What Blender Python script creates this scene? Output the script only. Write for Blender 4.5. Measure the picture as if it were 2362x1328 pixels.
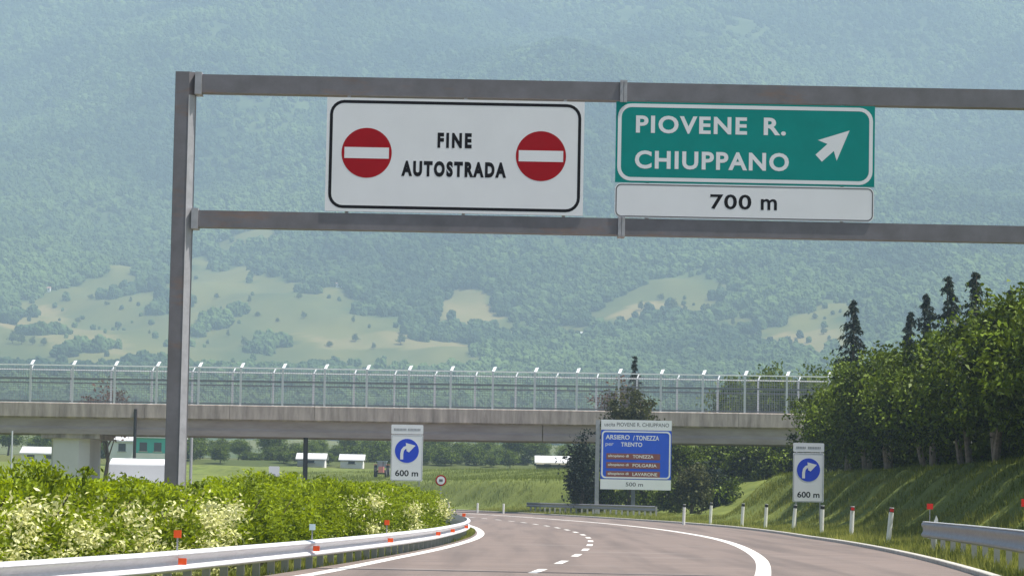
import bpy, math, random
import numpy as np
from mathutils import Matrix, Vector, Euler

for o in list(bpy.data.objects):
    bpy.data.objects.remove(o, do_unlink=True)
S = bpy.context.scene
COL = S.collection
R = math.radians

# ------------------------------------------------------------------ camera
cam_d = bpy.data.cameras.new('camera'); cam = bpy.data.objects.new('camera', cam_d); COL.objects.link(cam)
cam_d.sensor_width = 36; cam_d.lens = 99.98; cam_d.clip_start = .5; cam_d.clip_end = 20000
cam.matrix_world = Matrix.Translation((0, 0, 1.35)) @ Matrix.Rotation(R(90+4.194), 4, 'X') @ Matrix.Rotation(R(1.1), 4, 'Z')
S.camera = cam

# ------------------------------------------------------------------ sky, sun, exposure
SUN = Vector((.48, -.075, 1.0)).normalized()          # towards the sun
elev = math.asin(SUN.z); azim = math.atan2(SUN.x, SUN.y)
W = bpy.data.worlds.new('World'); S.world = W; W.use_nodes = True
wn = W.node_tree.nodes; wn.clear()
sky = wn.new('ShaderNodeTexSky'); sky.sky_type = 'NISHITA'; sky.sun_disc = False
sky.sun_elevation = elev; sky.sun_rotation = azim; sky.altitude = 200; sky.air_density = 1.0; sky.dust_density = 2.0
bg = wn.new('ShaderNodeBackground'); bg.inputs['Strength'].default_value = .068
wo = wn.new('ShaderNodeOutputWorld')
W.node_tree.links.new(sky.outputs[0], bg.inputs[0]); W.node_tree.links.new(bg.outputs[0], wo.inputs[0])
sl = bpy.data.lights.new('sun', 'SUN'); sl.energy = 4.9; sl.angle = R(.53); sl.color = (1, .96, .89)
so = bpy.data.objects.new('sun', sl); COL.objects.link(so)
so.rotation_euler = SUN.to_track_quat('Z', 'Y').to_euler(); so.location = (60, -60, 120)
S.view_settings.view_transform = 'Standard'; S.view_settings.look = 'None'
S.view_settings.exposure = 1.03; S.view_settings.gamma = 1
S.render.engine = 'CYCLES'
S.cycles.max_bounces = 8; S.cycles.diffuse_bounces = 3; S.cycles.transmission_bounces = 4
S.cycles.transparent_max_bounces = 8; S.cycles.volume_bounces = 1
S.cycles.use_denoising = True

# ------------------------------------------------------------------ materials
def mat(name, col, rough=.7, metal=0., var=.0, scale=5., col2=None, bump=0., bscale=None, spec=.5, stretch=None, detail=4):
    m = bpy.data.materials.new(name); m.use_nodes = True
    nt = m.node_tree; n = nt.nodes; l = nt.links; b = n['Principled BSDF']
    b.inputs['Base Color'].default_value = (*col, 1); b.inputs['Roughness'].default_value = rough
    b.inputs['Metallic'].default_value = metal; b.inputs['Specular IOR Level'].default_value = spec
    if var or col2 or bump:
        tc = n.new('ShaderNodeTexCoord'); mp = n.new('ShaderNodeMapping'); l.new(tc.outputs['Object'], mp.inputs[0])
        if stretch: mp.inputs['Scale'].default_value = stretch
    if var or col2:
        nz = n.new('ShaderNodeTexNoise'); nz.inputs['Scale'].default_value = scale; nz.inputs['Detail'].default_value = detail
        nz.inputs['Roughness'].default_value = .65
        l.new(mp.outputs[0], nz.inputs['Vector'])
        cr = n.new('ShaderNodeValToRGB'); l.new(nz.outputs['Fac'], cr.inputs[0])
        c2 = col2 or tuple(c*(1-var) for c in col)
        c1 = col if col2 else tuple(min(1, c*(1+var)) for c in col)
        cr.color_ramp.elements[0].color = (*c2, 1); cr.color_ramp.elements[1].color = (*c1, 1)
        cr.color_ramp.elements[0].position = .3; cr.color_ramp.elements[1].position = .7
        l.new(cr.outputs[0], b.inputs['Base Color'])
    if bump:
        nb = n.new('ShaderNodeTexNoise'); nb.inputs['Scale'].default_value = bscale or scale*3; nb.inputs['Detail'].default_value = 5
        l.new(mp.outputs[0], nb.inputs['Vector'])
        bp = n.new('ShaderNodeBump'); bp.inputs['Strength'].default_value = bump; bp.inputs['Distance'].default_value = .05
        l.new(nb.outputs['Fac'], bp.inputs['Height']); l.new(bp.outputs[0], b.inputs['Normal'])
    return m

def leaf_mat(name, dark, light, trans=.35, rough=.5, wnoise=None):
    """Leaf material: colour runs from dark to light by each leaf's own tint."""
    m = bpy.data.materials.new(name); m.use_nodes = True
    nt = m.node_tree; n = nt.nodes; l = nt.links; n.clear()
    at = n.new('ShaderNodeAttribute'); at.attribute_name = 'tint'
    fac = at.outputs['Fac']
    if wnoise:
        g = n.new('ShaderNodeNewGeometry'); nz = n.new('ShaderNodeTexNoise'); nz.inputs['Scale'].default_value = wnoise
        nz.inputs['Detail'].default_value = 6; nz.inputs['Roughness'].default_value = .6
        l.new(g.outputs['Position'], nz.inputs['Vector'])
        oi = n.new('ShaderNodeObjectInfo')
        ad = n.new('ShaderNodeMath'); ad.operation = 'MULTIPLY_ADD'; ad.inputs[1].default_value = .55
        l.new(oi.outputs['Random'], ad.inputs[0])
        mu = n.new('ShaderNodeMath'); mu.operation = 'MULTIPLY_ADD'; mu.inputs[1].default_value = 3.4; mu.inputs[2].default_value = -1.5
        l.new(nz.outputs['Fac'], mu.inputs[0]); l.new(mu.outputs[0], ad.inputs[2]); fac = ad.outputs[0]
    cr = n.new('ShaderNodeValToRGB'); l.new(fac, cr.inputs[0])
    cr.color_ramp.elements[0].color = (*dark, 1); cr.color_ramp.elements[1].color = (*light, 1)
    d = n.new('ShaderNodeBsdfPrincipled'); d.inputs['Roughness'].default_value = rough; d.inputs['Specular IOR Level'].default_value = .14
    l.new(cr.outputs[0], d.inputs['Base Color'])
    out = n.new('ShaderNodeOutputMaterial')
    if trans:
        t = n.new('ShaderNodeBsdfTranslucent'); hs = n.new('ShaderNodeHueSaturation')
        hs.inputs['Hue'].default_value = .49; hs.inputs['Saturation'].default_value = 1.1; hs.inputs['Value'].default_value = 1.2
        l.new(cr.outputs[0], hs.inputs['Color']); l.new(hs.outputs[0], t.inputs[0])
        mx = n.new('ShaderNodeMixShader'); mx.inputs[0].default_value = trans
        l.new(d.outputs[0], mx.inputs[1]); l.new(t.outputs[0], mx.inputs[2]); l.new(mx.outputs[0], out.inputs[0])
    else:
        l.new(d.outputs[0], out.inputs[0])
    return m

M = {}
M['asphalt'] = mat('asphalt', (.205, .161, .141), .9, var=.0, col2=(.155, .124, .11), scale=.55, bump=.25, bscale=40, spec=.25, detail=7)
_n = M['asphalt'].node_tree.nodes; _l = M['asphalt'].node_tree.links; _b = _n['Principled BSDF']
_src = _b.inputs['Base Color'].links[0].from_socket; _t = _n.new('ShaderNodeTexCoord')
def _layer(src, stretch, scale, p0, p1, amt, col):
    m_ = _n.new('ShaderNodeMapping'); m_.inputs['Scale'].default_value = stretch; _l.new(_t.outputs['Object'], m_.inputs[0])
    z_ = _n.new('ShaderNodeTexNoise'); z_.inputs['Scale'].default_value = scale; z_.inputs['Detail'].default_value = 6; _l.new(m_.outputs[0], z_.inputs['Vector'])
    r_ = _n.new('ShaderNodeValToRGB'); r_.color_ramp.elements[0].position = p0; r_.color_ramp.elements[1].position = p1
    r_.color_ramp.elements[1].color = (amt, amt, amt, 1); _l.new(z_.outputs['Fac'], r_.inputs[0])
    x_ = _n.new('ShaderNodeMix'); x_.data_type = 'RGBA'; x_.inputs[7].default_value = (*col, 1); _l.new(r_.outputs[0], x_.inputs[0]); _l.new(src, x_.inputs[6]); return x_.outputs[2]
_src = _layer(_src, (1, .035, 1), 1.1, .46, .66, .75, (.115, .094, .086))      # streaks of tyre wear along the lanes
_src = _layer(_src, (.25, .5, 1), .6, .60, .66, .4, (.235, .205, .187))         # paler worn patches
_src = _layer(_src, (.3, 1, 1), 1.7, .66, .72, .5, (.10, .085, .08))           # tar stains
_l.new(_src, _b.inputs['Base Color'])
M['paint_white'] = mat('road_paint', (.80, .78, .74), .7, col2=(.58, .55, .51), scale=3.0, detail=8)
_n = M['paint_white'].node_tree.nodes; _l = M['paint_white'].node_tree.links; _b = _n['Principled BSDF']
_src = _b.inputs['Base Color'].links[0].from_socket; _t = _n.new('ShaderNodeTexCoord')
_src = _layer(_src, (1, .6, 1), 9., .60, .66, .75, (.20, .165, .15))
_src = _layer(_src, (1, .15, 1), 2., .58, .72, .5, (.36, .32, .29))
_l.new(_src, _b.inputs['Base Color'])
M['kerb'] = mat('kerb_concrete', (.46, .43, .38), .85, var=.25, scale=4, bump=.2)
M['steel'] = mat('galvanised_steel', (.66, .65, .67), .5, .3, var=.10, scale=6, stretch=(1, 1, 4))
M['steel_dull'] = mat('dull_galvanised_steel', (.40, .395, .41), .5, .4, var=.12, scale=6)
M['steel_shaded'] = mat('shaded_galvanised_steel', (.27, .26, .285), .55, .3, var=.15, scale=4, stretch=(1, 1, 3))  # darker copy of the steel, with the road side's shade in its colour
M['rust'] = mat('weathered_steel', (.215, .205, .222), .55, .25, col2=(.15, .142, .15), scale=2.2, detail=8)
_n = M['rust'].node_tree.nodes; _l = M['rust'].node_tree.links
_z = _n.new('ShaderNodeTexNoise'); _z.inputs['Scale'].default_value = .9; _z.inputs['Detail'].default_value = 9; _z.inputs['Roughness'].default_value = .7
_m = _n.new('ShaderNodeMapping'); _m.inputs['Scale'].default_value = (.5, 1, 2.2); _t = _n.new('ShaderNodeTexCoord')
_l.new(_t.outputs['Object'], _m.inputs[0]); _l.new(_m.outputs[0], _z.inputs['Vector'])
_r = _n.new('ShaderNodeValToRGB'); _r.color_ramp.elements[0].position = .55; _r.color_ramp.elements[1].position = .74
_r.color_ramp.elements[1].color = (.75, .75, .75, 1); _l.new(_z.outputs['Fac'], _r.inputs[0])
_x = _n.new('ShaderNodeMix'); _x.data_type = 'RGBA'; _x.inputs[7].default_value = (.30, .15, .07, 1)
_l.new(_r.outputs[0], _x.inputs[0]); _src = _n['Principled BSDF'].inputs['Base Color'].links[0].from_socket
_l.new(_src, _x.inputs[6]); _l.new(_x.outputs[2], _n['Principled BSDF'].inputs['Base Color'])
M['sign_white'] = mat('sign_white', (.78, .79, .81), .45, var=.03, scale=1.2)
M['sign_black'] = mat('sign_black', (.010, .009, .012), .7, spec=.15)
M['sign_red'] = mat('sign_red', (.36, .003, .010), .65, var=.08, scale=3, spec=.15)
M['sign_green'] = mat('sign_green', (.001, .25, .225), .65, var=.06, scale=2, spec=.15)
M['sign_blue'] = mat('sign_blue', (.02, .065, .58), .65, var=.06, scale=2, spec=.15)
M['sign_blue2'] = mat('sign_panel_blue', (.018, .095, .62), .65, var=.06, scale=2, spec=.15)
M['sign_brown'] = mat('sign_brown', (.22, .06, .05), .5)
M['sign_text_grey'] = mat('sign_grey', (.12, .12, .13), .5)
M['sign_back'] = mat('sign_back_aluminium', (.40, .40, .42), .45, .6)
M['reflector'] = mat('orange_reflector', (.95, .10, .008), .3)
M['reflector_red'] = mat('red_reflector', (.75, .02, .012), .3)
M['reflector_white'] = mat('white_reflector', (.7, .85, .9), .3)
M['post_white'] = mat('delineator_plastic', (.80, .79, .74), .5, var=.05, scale=8)
M['post_black'] = mat('delineator_black', (.02, .02, .022), .5)
M['concrete'] = mat('bridge_concrete', (.53, .45, .40), .9, col2=(.20, .165, .145), scale=1.2, stretch=(1.3, 1, .2), bump=.15, bscale=6, detail=8)
M['concrete_girder'] = mat('girder_concrete', (.44, .37, .34), .9, col2=(.30, .24, .22), scale=.5, stretch=(.6, 1, 2.5), bump=.1, bscale=6, detail=8)
M['fence'] = mat('fence_steel', (.52, .54, .56), .45, .35, var=.08, scale=3)
M['fence_white'] = mat('fence_top_white', (.85, .86, .86), .4, .0)  # white that puts sunlight into the colour of fence arms and rail lip
M['wire'] = mat('fence_wire', (.23, .25, .265), .6, .2)
M['fence_dark'] = mat('fence_rail_steel', (.13, .14, .16), .6, .2)
M['pier'] = mat('pier_concrete', (.62, .60, .58), .85, var=.06, scale=.4)
M['grass_ground'] = mat('grass_ground', (.17, .195, .045), .95, col2=(.08, .105, .025), scale=.45, bump=.6, bscale=9, spec=.1, detail=8)
M['soil'] = mat('soil', (.12, .09, .06), .95, var=.3, scale=3)
M['bark'] = mat('bark', (.10, .075, .055), .95, var=.35, scale=6, bump=.5)
M['bark_pale'] = mat('pale_bark', (.24, .20, .165), .95, var=.4, scale=5, bump=.5)
M['hedge'] = leaf_mat('hedge_leaf', (.03, .06, .006), (.39, .49, .028), .42, .45)
M['hedge_pale'] = leaf_mat('hedge_pale_leaf', (.55, .56, .17), (.85, .83, .48), .25, .35)
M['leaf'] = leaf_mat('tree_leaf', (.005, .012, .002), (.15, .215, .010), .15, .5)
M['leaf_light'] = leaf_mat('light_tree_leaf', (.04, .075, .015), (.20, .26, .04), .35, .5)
M['leaf_dark'] = leaf_mat('dark_needles', (.008, .016, .009), (.028, .042, .022), .1, .6)
M['leaf_brown'] = leaf_mat('brown_leaf', (.03, .035, .012), (.105, .112, .034), .25, .6)
M['leaf_red'] = leaf_mat('copper_leaf', (.07, .035, .02), (.19, .085, .05), .25, .6)
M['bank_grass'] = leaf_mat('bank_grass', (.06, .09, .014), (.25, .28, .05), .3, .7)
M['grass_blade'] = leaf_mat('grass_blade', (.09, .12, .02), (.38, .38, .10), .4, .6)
M['forest'] = leaf_mat('forest_canopy', (.010, .030, .012), (.085, .135, .034), 0, .8, wnoise=.005)
M['van_white'] = mat('van_white', (.82, .82, .82), .3)
M['glass'] = mat('dark_glass', (.03, .035, .04), .1)
M['rubber'] = mat('rubber', (.02, .02, .02), .8)
M['tractor_red'] = mat('tractor_red', (.50, .18, .17), .5)
M['cab'] = mat('cab_grey_blue', (.22, .30, .33), .4)
M['wall_white'] = mat('white_render', (.80, .78, .74), .85, var=.05, scale=.5)
M['wall_teal'] = mat('teal_cladding', (.05, .42, .36), .6, var=.08, scale=.6)
M['roof_tile'] = mat('terracotta_roof', (.38, .22, .16), .9, var=.2, scale=.8)
M['roof_grey'] = mat('sheet_roof', (.55, .55, .55), .6, var=.1, scale=.5)
M['window'] = mat('window_glass', (.05, .06, .07), .15)

# ------------------------------------------------------------------ helpers
def link(o, parent=None):
    COL.objects.link(o)
    if parent is not None: o.parent = parent
    return o
class MB:
    """collects boxes, tubes and strips into one mesh"""
    def __init__(s): s.v = []; s.f = []
    def add(s, v, f):
        k = len(s.v); s.v += [tuple(map(float, p)) for p in v]; s.f += [tuple(i+k for i in q) for q in f]; return s
    def box(s, x0, x1, y0, y1, z0, z1):
        return s.add([(x0,y0,z0),(x1,y0,z0),(x1,y1,z0),(x0,y1,z0),(x0,y0,z1),(x1,y0,z1),(x1,y1,z1),(x0,y1,z1)],
                     [(0,3,2,1),(4,5,6,7),(0,1,5,4),(1,2,6,5),(2,3,7,6),(3,0,4,7)])
    def bevel_box(s, x0, x1, y0, y1, z0, z1, b):
        """box with chamfered vertical (z) edges"""
        p = [(x0+b,y0),(x1-b,y0),(x1,y0+b),(x1,y1-b),(x1-b,y1),(x0+b,y1),(x0,y1-b),(x0,y0+b)]
        return s.prism(p, z0, z1)
    def prism(s, p, z0, z1):
        n = len(p)
        return s.add([(*q, z0) for q in p]+[(*q, z1) for q in p],
                     [tuple(range(n))[::-1], tuple(range(n, 2*n))]+[(i,(i+1)%n,(i+1)%n+n,i+n) for i in range(n)])
    def plate(s, p, y0, y1):
        """outline in the x-z plane given thickness in y (front at y0)"""
        n = len(p)
        return s.add([(a,y0,b) for a,b in p]+[(a,y1,b) for a,b in p],
                     [tuple(range(n)), tuple(range(n, 2*n))[::-1]]+[((i+1)%n,i,i+n,(i+1)%n+n) for i in range(n)])
    def tube(s, pts, rad, n=8, cap=True):
        pts = [Vector(p) for p in pts]; rad = rad if hasattr(rad, '__len__') else [rad]*len(pts)
        k = len(s.v); m = len(pts)
        for i, p in enumerate(pts):
            t = (pts[min(i+1, m-1)]-pts[max(i-1, 0)]).normalized()
            a = t.cross(Vector((0, 0, 1)) if abs(t.z) < .9 else Vector((1, 0, 0))).normalized(); b = t.cross(a)
            for j in range(n):
                q = p + (a*math.cos(2*math.pi*j/n)+b*math.sin(2*math.pi*j/n))*rad[i]; s.v.append(tuple(q))
        for i in range(m-1):
            for j in range(n):
                s.f.append((k+i*n+j, k+i*n+(j+1)%n, k+(i+1)*n+(j+1)%n, k+(i+1)*n+j))
        if cap: s.f.append(tuple(k+j for j in range(n))[::-1]); s.f.append(tuple(k+(m-1)*n+j for j in range(n)))
        return s
    def mesh(s, name):
        me = bpy.data.meshes.new(name); me.from_pydata(s.v, [], s.f); me.update(); return me
    def build(s, name, m, parent=None, smooth=False):
        me = s.mesh(name); me.materials.append(m)
        if smooth: me.polygons.foreach_set('use_smooth', [True]*len(me.polygons))
        return link(bpy.data.objects.new(name, me), parent)
def tag(o, label=None, cat=None, group=None, kind=None):
    if label: o['label'] = label
    if cat: o['category'] = cat
    if group: o['group'] = group
    if kind: o['kind'] = kind
    return o
def empty(name, loc, rz=0):
    o = bpy.data.objects.new(name, None); o.empty_display_size = .3; COL.objects.link(o)
    o.location = loc; o.rotation_euler = (0, 0, rz); return o
def inst(name, me, parent=None, loc=(0,0,0), rot=(0,0,0), sc=(1,1,1)):
    o = bpy.data.objects.new(name, me); link(o, parent); o.location = loc; o.rotation_euler = rot; o.scale = sc; return o
def rrect(x0, x1, z0, z1, r, n=6):
    p = []
    for cx, cz, a0 in ((x1-r,z0+r,-90),(x1-r,z1-r,0),(x0+r,z1-r,90),(x0+r,z0+r,180)):
        for i in range(n+1):
            a = R(a0+90*i/n); p.append((cx+r*math.cos(a), cz+r*math.sin(a)))
    return p
def ring_plate(mb, outer, inner, y0, y1):
    n = len(outer)
    v = [(a,y0,b) for a,b in outer]+[(a,y0,b) for a,b in inner]+[(a,y1,b) for a,b in outer]+[(a,y1,b) for a,b in inner]
    f = []
    for i in range(n):
        j = (i+1) % n
        f += [(i,j,n+j,n+i),(j,i,2*n+i,2*n+j),(n+i,n+j,3*n+j,3*n+i)]
    return mb.add(v, f)
def circle(cx, cz, r, n=40): return [(cx+r*math.cos(2*math.pi*i/n), cz+r*math.sin(2*math.pi*i/n)) for i in range(n)]
def text(body, x0, x1, z0, z1, y, m, parent, bold=.02, spacing=1.0, name='lettering', th=.0006):
    """flat lettering fitted to a box on a plate that faces -y"""
    cu = bpy.data.curves.new('t', 'FONT'); cu.body = body; cu.size = 1; cu.offset = bold; cu.space_character = spacing; cu.resolution_u = 4
    o = bpy.data.objects.new('t', cu); COL.objects.link(o)
    dg = bpy.context.evaluated_depsgraph_get(); me0 = o.evaluated_get(dg).to_mesh()
    v = np.array([q.co[:] for q in me0.vertices]); fs = [tuple(p.vertices) for p in me0.polygons]
    o.evaluated_get(dg).to_mesh_clear(); bpy.data.objects.remove(o); bpy.data.curves.remove(cu)
    mn, mx = v.min(0), v.max(0)
    X = x0+(v[:,0]-mn[0])/(mx[0]-mn[0])*(x1-x0); Z = z0+(v[:,1]-mn[1])/(mx[1]-mn[1])*(z1-z0)
    mb = MB(); mb.v = [(a, y-th, b) for a, b in zip(X, Z)]; mb.f = fs
    return mb.build(name, m, parent)

# ------------------------------------------------------------------ the road's line
PY = np.array([-60,-30,0,25,52.6,67.8,85,99.9,114.5,128.4,144,160.5,167,185,200,220,250,275,300,360,480.])
PX = np.array([-10.4,-7.4,-4.3,-1.85,.6,1.7,2.5,2.85,2.7,2.3,1.4,.1,-.6,-2.7,-4.6,-7.6,-12.7,-17.4,-22.6,-38,-83.])
def spline(x, y, q):
    n = len(x); h = np.diff(x); A = np.zeros((n, n)); b = np.zeros(n); A[0,0] = A[-1,-1] = 1
    for i in range(1, n-1):
        A[i,i-1] = h[i-1]; A[i,i] = 2*(h[i-1]+h[i]); A[i,i+1] = h[i]; b[i] = 3*((y[i+1]-y[i])/h[i]-(y[i]-y[i-1])/h[i-1])
    c = np.linalg.solve(A, b); i = np.clip(np.searchsorted(x, q)-1, 0, n-2); d = q-x[i]
    B = (y[i+1]-y[i])/h[i]-h[i]*(2*c[i]+c[i+1])/3; D = (c[i+1]-c[i])/(3*h[i])
    return y[i]+B*d+c[i]*d**2+D*d**3
yy = np.linspace(-60, 480, 4000); xx = spline(PY, PX, yy)
ker = np.ones(161)/161                                   # ease the measured wobble out of the line
xs = np.convolve(np.pad(xx, 80, mode='reflect', reflect_type='odd'), ker, 'valid')
arc = np.concatenate([[0], np.cumsum(np.hypot(np.diff(xs), np.diff(yy)))])
LEN = arc[-1]
def path(s):
    x = np.interp(s, arc, xs); y = np.interp(s, arc, yy)
    e = .8; tx = np.interp(s+e, arc, xs)-np.interp(s-e, arc, xs); ty = np.interp(s+e, arc, yy)-np.interp(s-e, arc, yy)
    L = np.hypot(tx, ty); return x, y, tx/L, ty/L
def off(s, o):
    x, y, tx, ty = path(np.asarray(s, float)); return x+ty*o, y-tx*o
def s_of_y(Y): return float(np.interp(Y, yy, arc))
def left_o(s): return np.interp(np.interp(s, arc, yy), [30,48,60,90,112,130,300], [-3.35,-3.4,-3.6,-3.68,-3.82,-3.9,-3.9])
def right_o(s): return np.interp(np.interp(s, arc, yy), [20,50,65,88,108,135,300], [4.0,4.08,4.3,4.5,4.65,4.8,4.8])
def kerb_o(s): return np.interp(np.interp(s, arc, yy), [30,55,83,108,144,168,190,300], [8.1,8.3,8.45,8.6,9.9,10.3,10.4,10.4])
SA = np.linspace(0, LEN, 700); AX, AY, _, _ = path(SA); _, _, TX, TY = path(SA)
def smooth(a, b, x): t = np.clip((x-a)/(b-a), 0, 1); return t*t*(3-2*t)
def bank(u): return -.10+.12*smooth(.15, .8, u)+.25*smooth(1.2, 4, u)+2.7*smooth(3.0, 7.2, u)+1.9*smooth(10, 38, u)
def left_bank(o): return 4.6*smooth(28, 130, -o)
def ground_so(s, o):
    yv = np.interp(s, arc, yy); sh = 9.5*smooth(168, 192, yv)*(1-smooth(232, 262, yv))     # the bank stands back at the blue sign
    u = o-kerb_o(s); z = np.where(o > 0, bank(np.where(u > 3, np.maximum(u-sh, np.minimum(u, 3.)), u)), -.10+left_bank(o))
    return z+(5.3-z)*smooth(352, 446, yv)
def ground(x, y):
    """height of the ground near the road at a single place"""
    i = int(np.argmin((AX-x)**2+(AY-y)**2)); o = (x-AX[i])*TY[i]-(y-AY[i])*TX[i]
    return float(ground_so(SA[i], np.array(o)))

HY = np.array([300,420,700,1100,1500,1800,2050,2250,2400,2700,3000,3500,4000,4500,5000,5400.])
HZ = np.array([5.0,5.5,8.5,14,27,47,74,99,123,193,272,428,622,840,1040,1090.])
def hill_z(x, y):
    """height of the plain and of the mountain side behind it (m)"""
    yw = y + 60*np.sin(x/410+.6) + 35*np.sin(x/173+2.1+y/900) + .06*x
    z = 0
    for k in (-120, -60, 0, 60, 120):
        z = z + np.interp(yw+k, HY, HZ)/5
    a = smooth(1900, 2900, y)
    z = z + a*(15*np.sin(x/190+y/420)+9*np.sin(x/97-y/260+1.3)+5*np.sin(x/53+y/71)
               + 3*np.sin(x/31-y/44+.7)+2*np.sin(x/19+y/27+2.))
    a2 = smooth(2900, 3600, y)
    z = z + a2*(42*np.sin(x/215+y/480+.8)+26*np.sin(x/118-y/300)+12*np.sin(x/64+y/150+1.9))
    return z

# ------------------------------------------------------------------ ground beside the road (lofted along it)
def loft(name, s, offs, zf, m, kind='structure', parent=None, smoothf=True):
    s = np.asarray(s, float); V = []; n = len(offs)
    for q in s:
        for o in offs:
            oo = o(q) if callable(o) else o
            x, y = off(q, oo); V.append((float(x), float(y), float(zf(q, oo))))
    F = [(i*n+j, i*n+j+1, (i+1)*n+j+1, (i+1)*n+j) for i in range(len(s)-1) for j in range(n-1)]
    mb = MB(); mb.v = V; mb.f = F; o = mb.build(name, m, parent, smoothf)
    if kind and parent is None: o['kind'] = kind
    return o
rg = random.Random(3)
gofs = [-260,-200,-150,-110,-80,-55,-40,-30,-24,-20.3,-14,-8.6,-7.5,-6,-4.6,-4.1,0]+[
    (lambda d: (lambda q: float(kerb_o(q))+d))(d) for d in (0,.1,.25,.5,.8,1.2,1.8,2.5,3.2,4,4.8,5.6,6.5,7.5,8.5,9.5,11,14,18,24,32,45,70,110,170)]
def gz_(q, o):
    z = float(ground_so(q, np.array(o)))
    a = float(smooth(1.0, 4.0, o-kerb_o(q)) if o > 0 else smooth(22, 40, -o))
    x, y = off(q, o)
    return z + a*(.10*math.sin(x*1.3+y*.7)+.07*math.sin(x*.7-y*1.9)+.05*math.sin(x*2.9+y*2.3))
loft('ground', np.arange(0, LEN, 1.5), gofs, gz_, M['grass_ground'])
# the carriageways
loft('road', np.arange(0, s_of_y(350), 2), [-3.98,-2,0,2,4,6,kerb_o], lambda q, o: 0., M['asphalt'])
loft('opposite_road', np.arange(0, s_of_y(350), 2), [-20,-17,-14,-11,-8.7], lambda q, o: 0., M['asphalt'])
# painted lines
def stripe(name, s, oc, w, lift=.004):
    f0 = (lambda q: float(oc(q))-w/2) if callable(oc) else oc-w/2
    f1 = (lambda q: float(oc(q))+w/2) if callable(oc) else oc+w/2
    return loft(name, s, [f0, f1], lambda q, o: lift, M['paint_white'])
stripe('edge_line', np.arange(0, s_of_y(330), 1.5), left_o, .26)
stripe('edge_line', np.arange(0, s_of_y(330), 1.5), right_o, .30)
s0 = s_of_y(51.0)
for k in range(-6, 32):
    a = s0+k*7.6
    if a > 4 and a+3 < s_of_y(345): stripe('lane_dash', [a, a+1.5, a+3], 0., .17)
for oo in (-9.3, -14.3, -19.3):
    stripe('edge_line', np.arange(0, s_of_y(330), 3), oo, .2)
# the kerb, one stone after another
kb = MB()
def kerb_stone(a, b):
    mb = MB(); v = []
    for q in (a, (a+b)/2, b):
        k = float(kerb_o(q))
        for o, z in ((k-.02,-.12),(k-.02,.085),(k+.0,.10),(k+.14,.10),(k+.15,-.12)):
            x, y = off(q, o); v.append((x, y, z))
    f = []
    for i in range(2):
        for j in range(4): f.append((i*5+j, i*5+j+1, i*5+j+6, i*5+j+5))
    f += [(0,1,2,3,4)[::-1], (10,11,12,13,14)]
    return mb.add(v, f)
kroot = empty('kerb', (0, 0, 0)); tag(kroot, kind='structure')
q = s_of_y(48)
while q < s_of_y(150):
    kerb_stone(q, q+.985).build('kerb_stone', M['kerb'], kroot); q += 1.0
mb = MB()
while q < s_of_y(300):
    k2 = kerb_stone(q, q+1.98); mb.add(k2.v, k2.f); q += 2
ks = mb.build('kerb_stone_run', M['kerb'], kroot); ks['kind'] = 'stuff'

# ------------------------------------------------------------------ plain and mountain
POLY = dict(
 m1=[(-512,2704),(-494,2740),(-487,2808),(-453,2816),(-425,2844),(-424,2956),(-433,3088),(-387,2920),(-347,2756),(-328,2724),(-352,3108),(-318,3080),(-290,3040),(-265,2904),(-226,2840),(-173,2768),(-162,2736),(-134,2692),(-106,2620),(-94,2536),(-63,2524),(-32,2440),(-20,2336),(-417,2212)],
 m2=[(-71,2724),(-50,2696),(-24,2660),(4,2628),(32,2588),(53,2568),(70,2512),(60,2508),(15,2572),(-27,2556),(-47,2580),(-65,2644)],
 m3=[(70,2620),(125,2648),(162,2720),(226,2668),(192,2584),(183,2528),(144,2520),(90,2548)],
 m4=[(169,2464),(202,2452),(207,2432),(180,2424)],
 m5=[(243,2464),(264,2492),(289,2460),(291,2368),(274,2300),(254,2304),(228,2344),(215,2396),(236,2432)],
 m6=[(-328,3172),(-279,3128),(-231,3056),(-254,3060),(-306,3108)])
TAN = [[(-211,2516),(-146,2516),(-100,2524),(-65,2512),(-33,2460),(-89,2456),(-158,2472)],
 [(-71,2724),(-50,2696),(-24,2660),(4,2628),(-16,2596),(-27,2560),(-47,2580),(-65,2644)],
 [(237,2400),(266,2416),(283,2372),(274,2300),(254,2304),(228,2344)],
 [(91,2580),(126,2580),(149,2560),(144,2520),(90,2548)],
 [(-490,2720),(-471,2800),(-422,2660),(-354,2496),(-314,2428),(-314,2344),(-373,2380),(-456,2532)]]
def inside(poly, x, y):
    r = np.zeros(x.shape, bool); n = len(poly)
    for i in range(n):
        x0, y0 = poly[i]; x1, y1 = poly[(i+1) % n]
        c = ((y0 > y) != (y1 > y))
        r ^= c & (x < (x1-x0)*(y-y0)/((y1-y0) if y1 != y0 else 1e-9)+x0)
    return r
def meadow(x, y):
    xw = x+9*np.sin(y/37)+6*np.sin(y/13+x/17); yw = y+17*np.sin(x/31)+11*np.sin(x/13+1)
    m = np.zeros(x.shape, bool); t = np.zeros(x.shape, bool)
    for p in POLY.values(): m |= inside(p, xw, yw)
    for p in TAN: t |= inside(p, xw, yw)
    m |= t; m &= (np.sin(x/29+y/61)+np.sin(x/17-y/43+2)+.4*np.sin(x/7+y/11) < 1.25); m |= (yw < 1500)
    return m, t
gx = np.unique(np.concatenate([np.arange(-1500,-980,40), np.arange(-980,980,10), np.arange(980,1501,40)]).astype(float))
gy = np.unique(np.concatenate([np.arange(300,1900,25), np.arange(1900,3220,9), np.arange(3220,5201,20)]).astype(float))
X, Y = np.meshgrid(gx, gy)
wx = np.where(np.abs(X) > 620, 0, 1)
Z = hill_z(X, Y)
Z = np.where(Y < 470, np.minimum(Z, 4.2)-1.6*(1-smooth(400, 470, Y)), Z)
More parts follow.
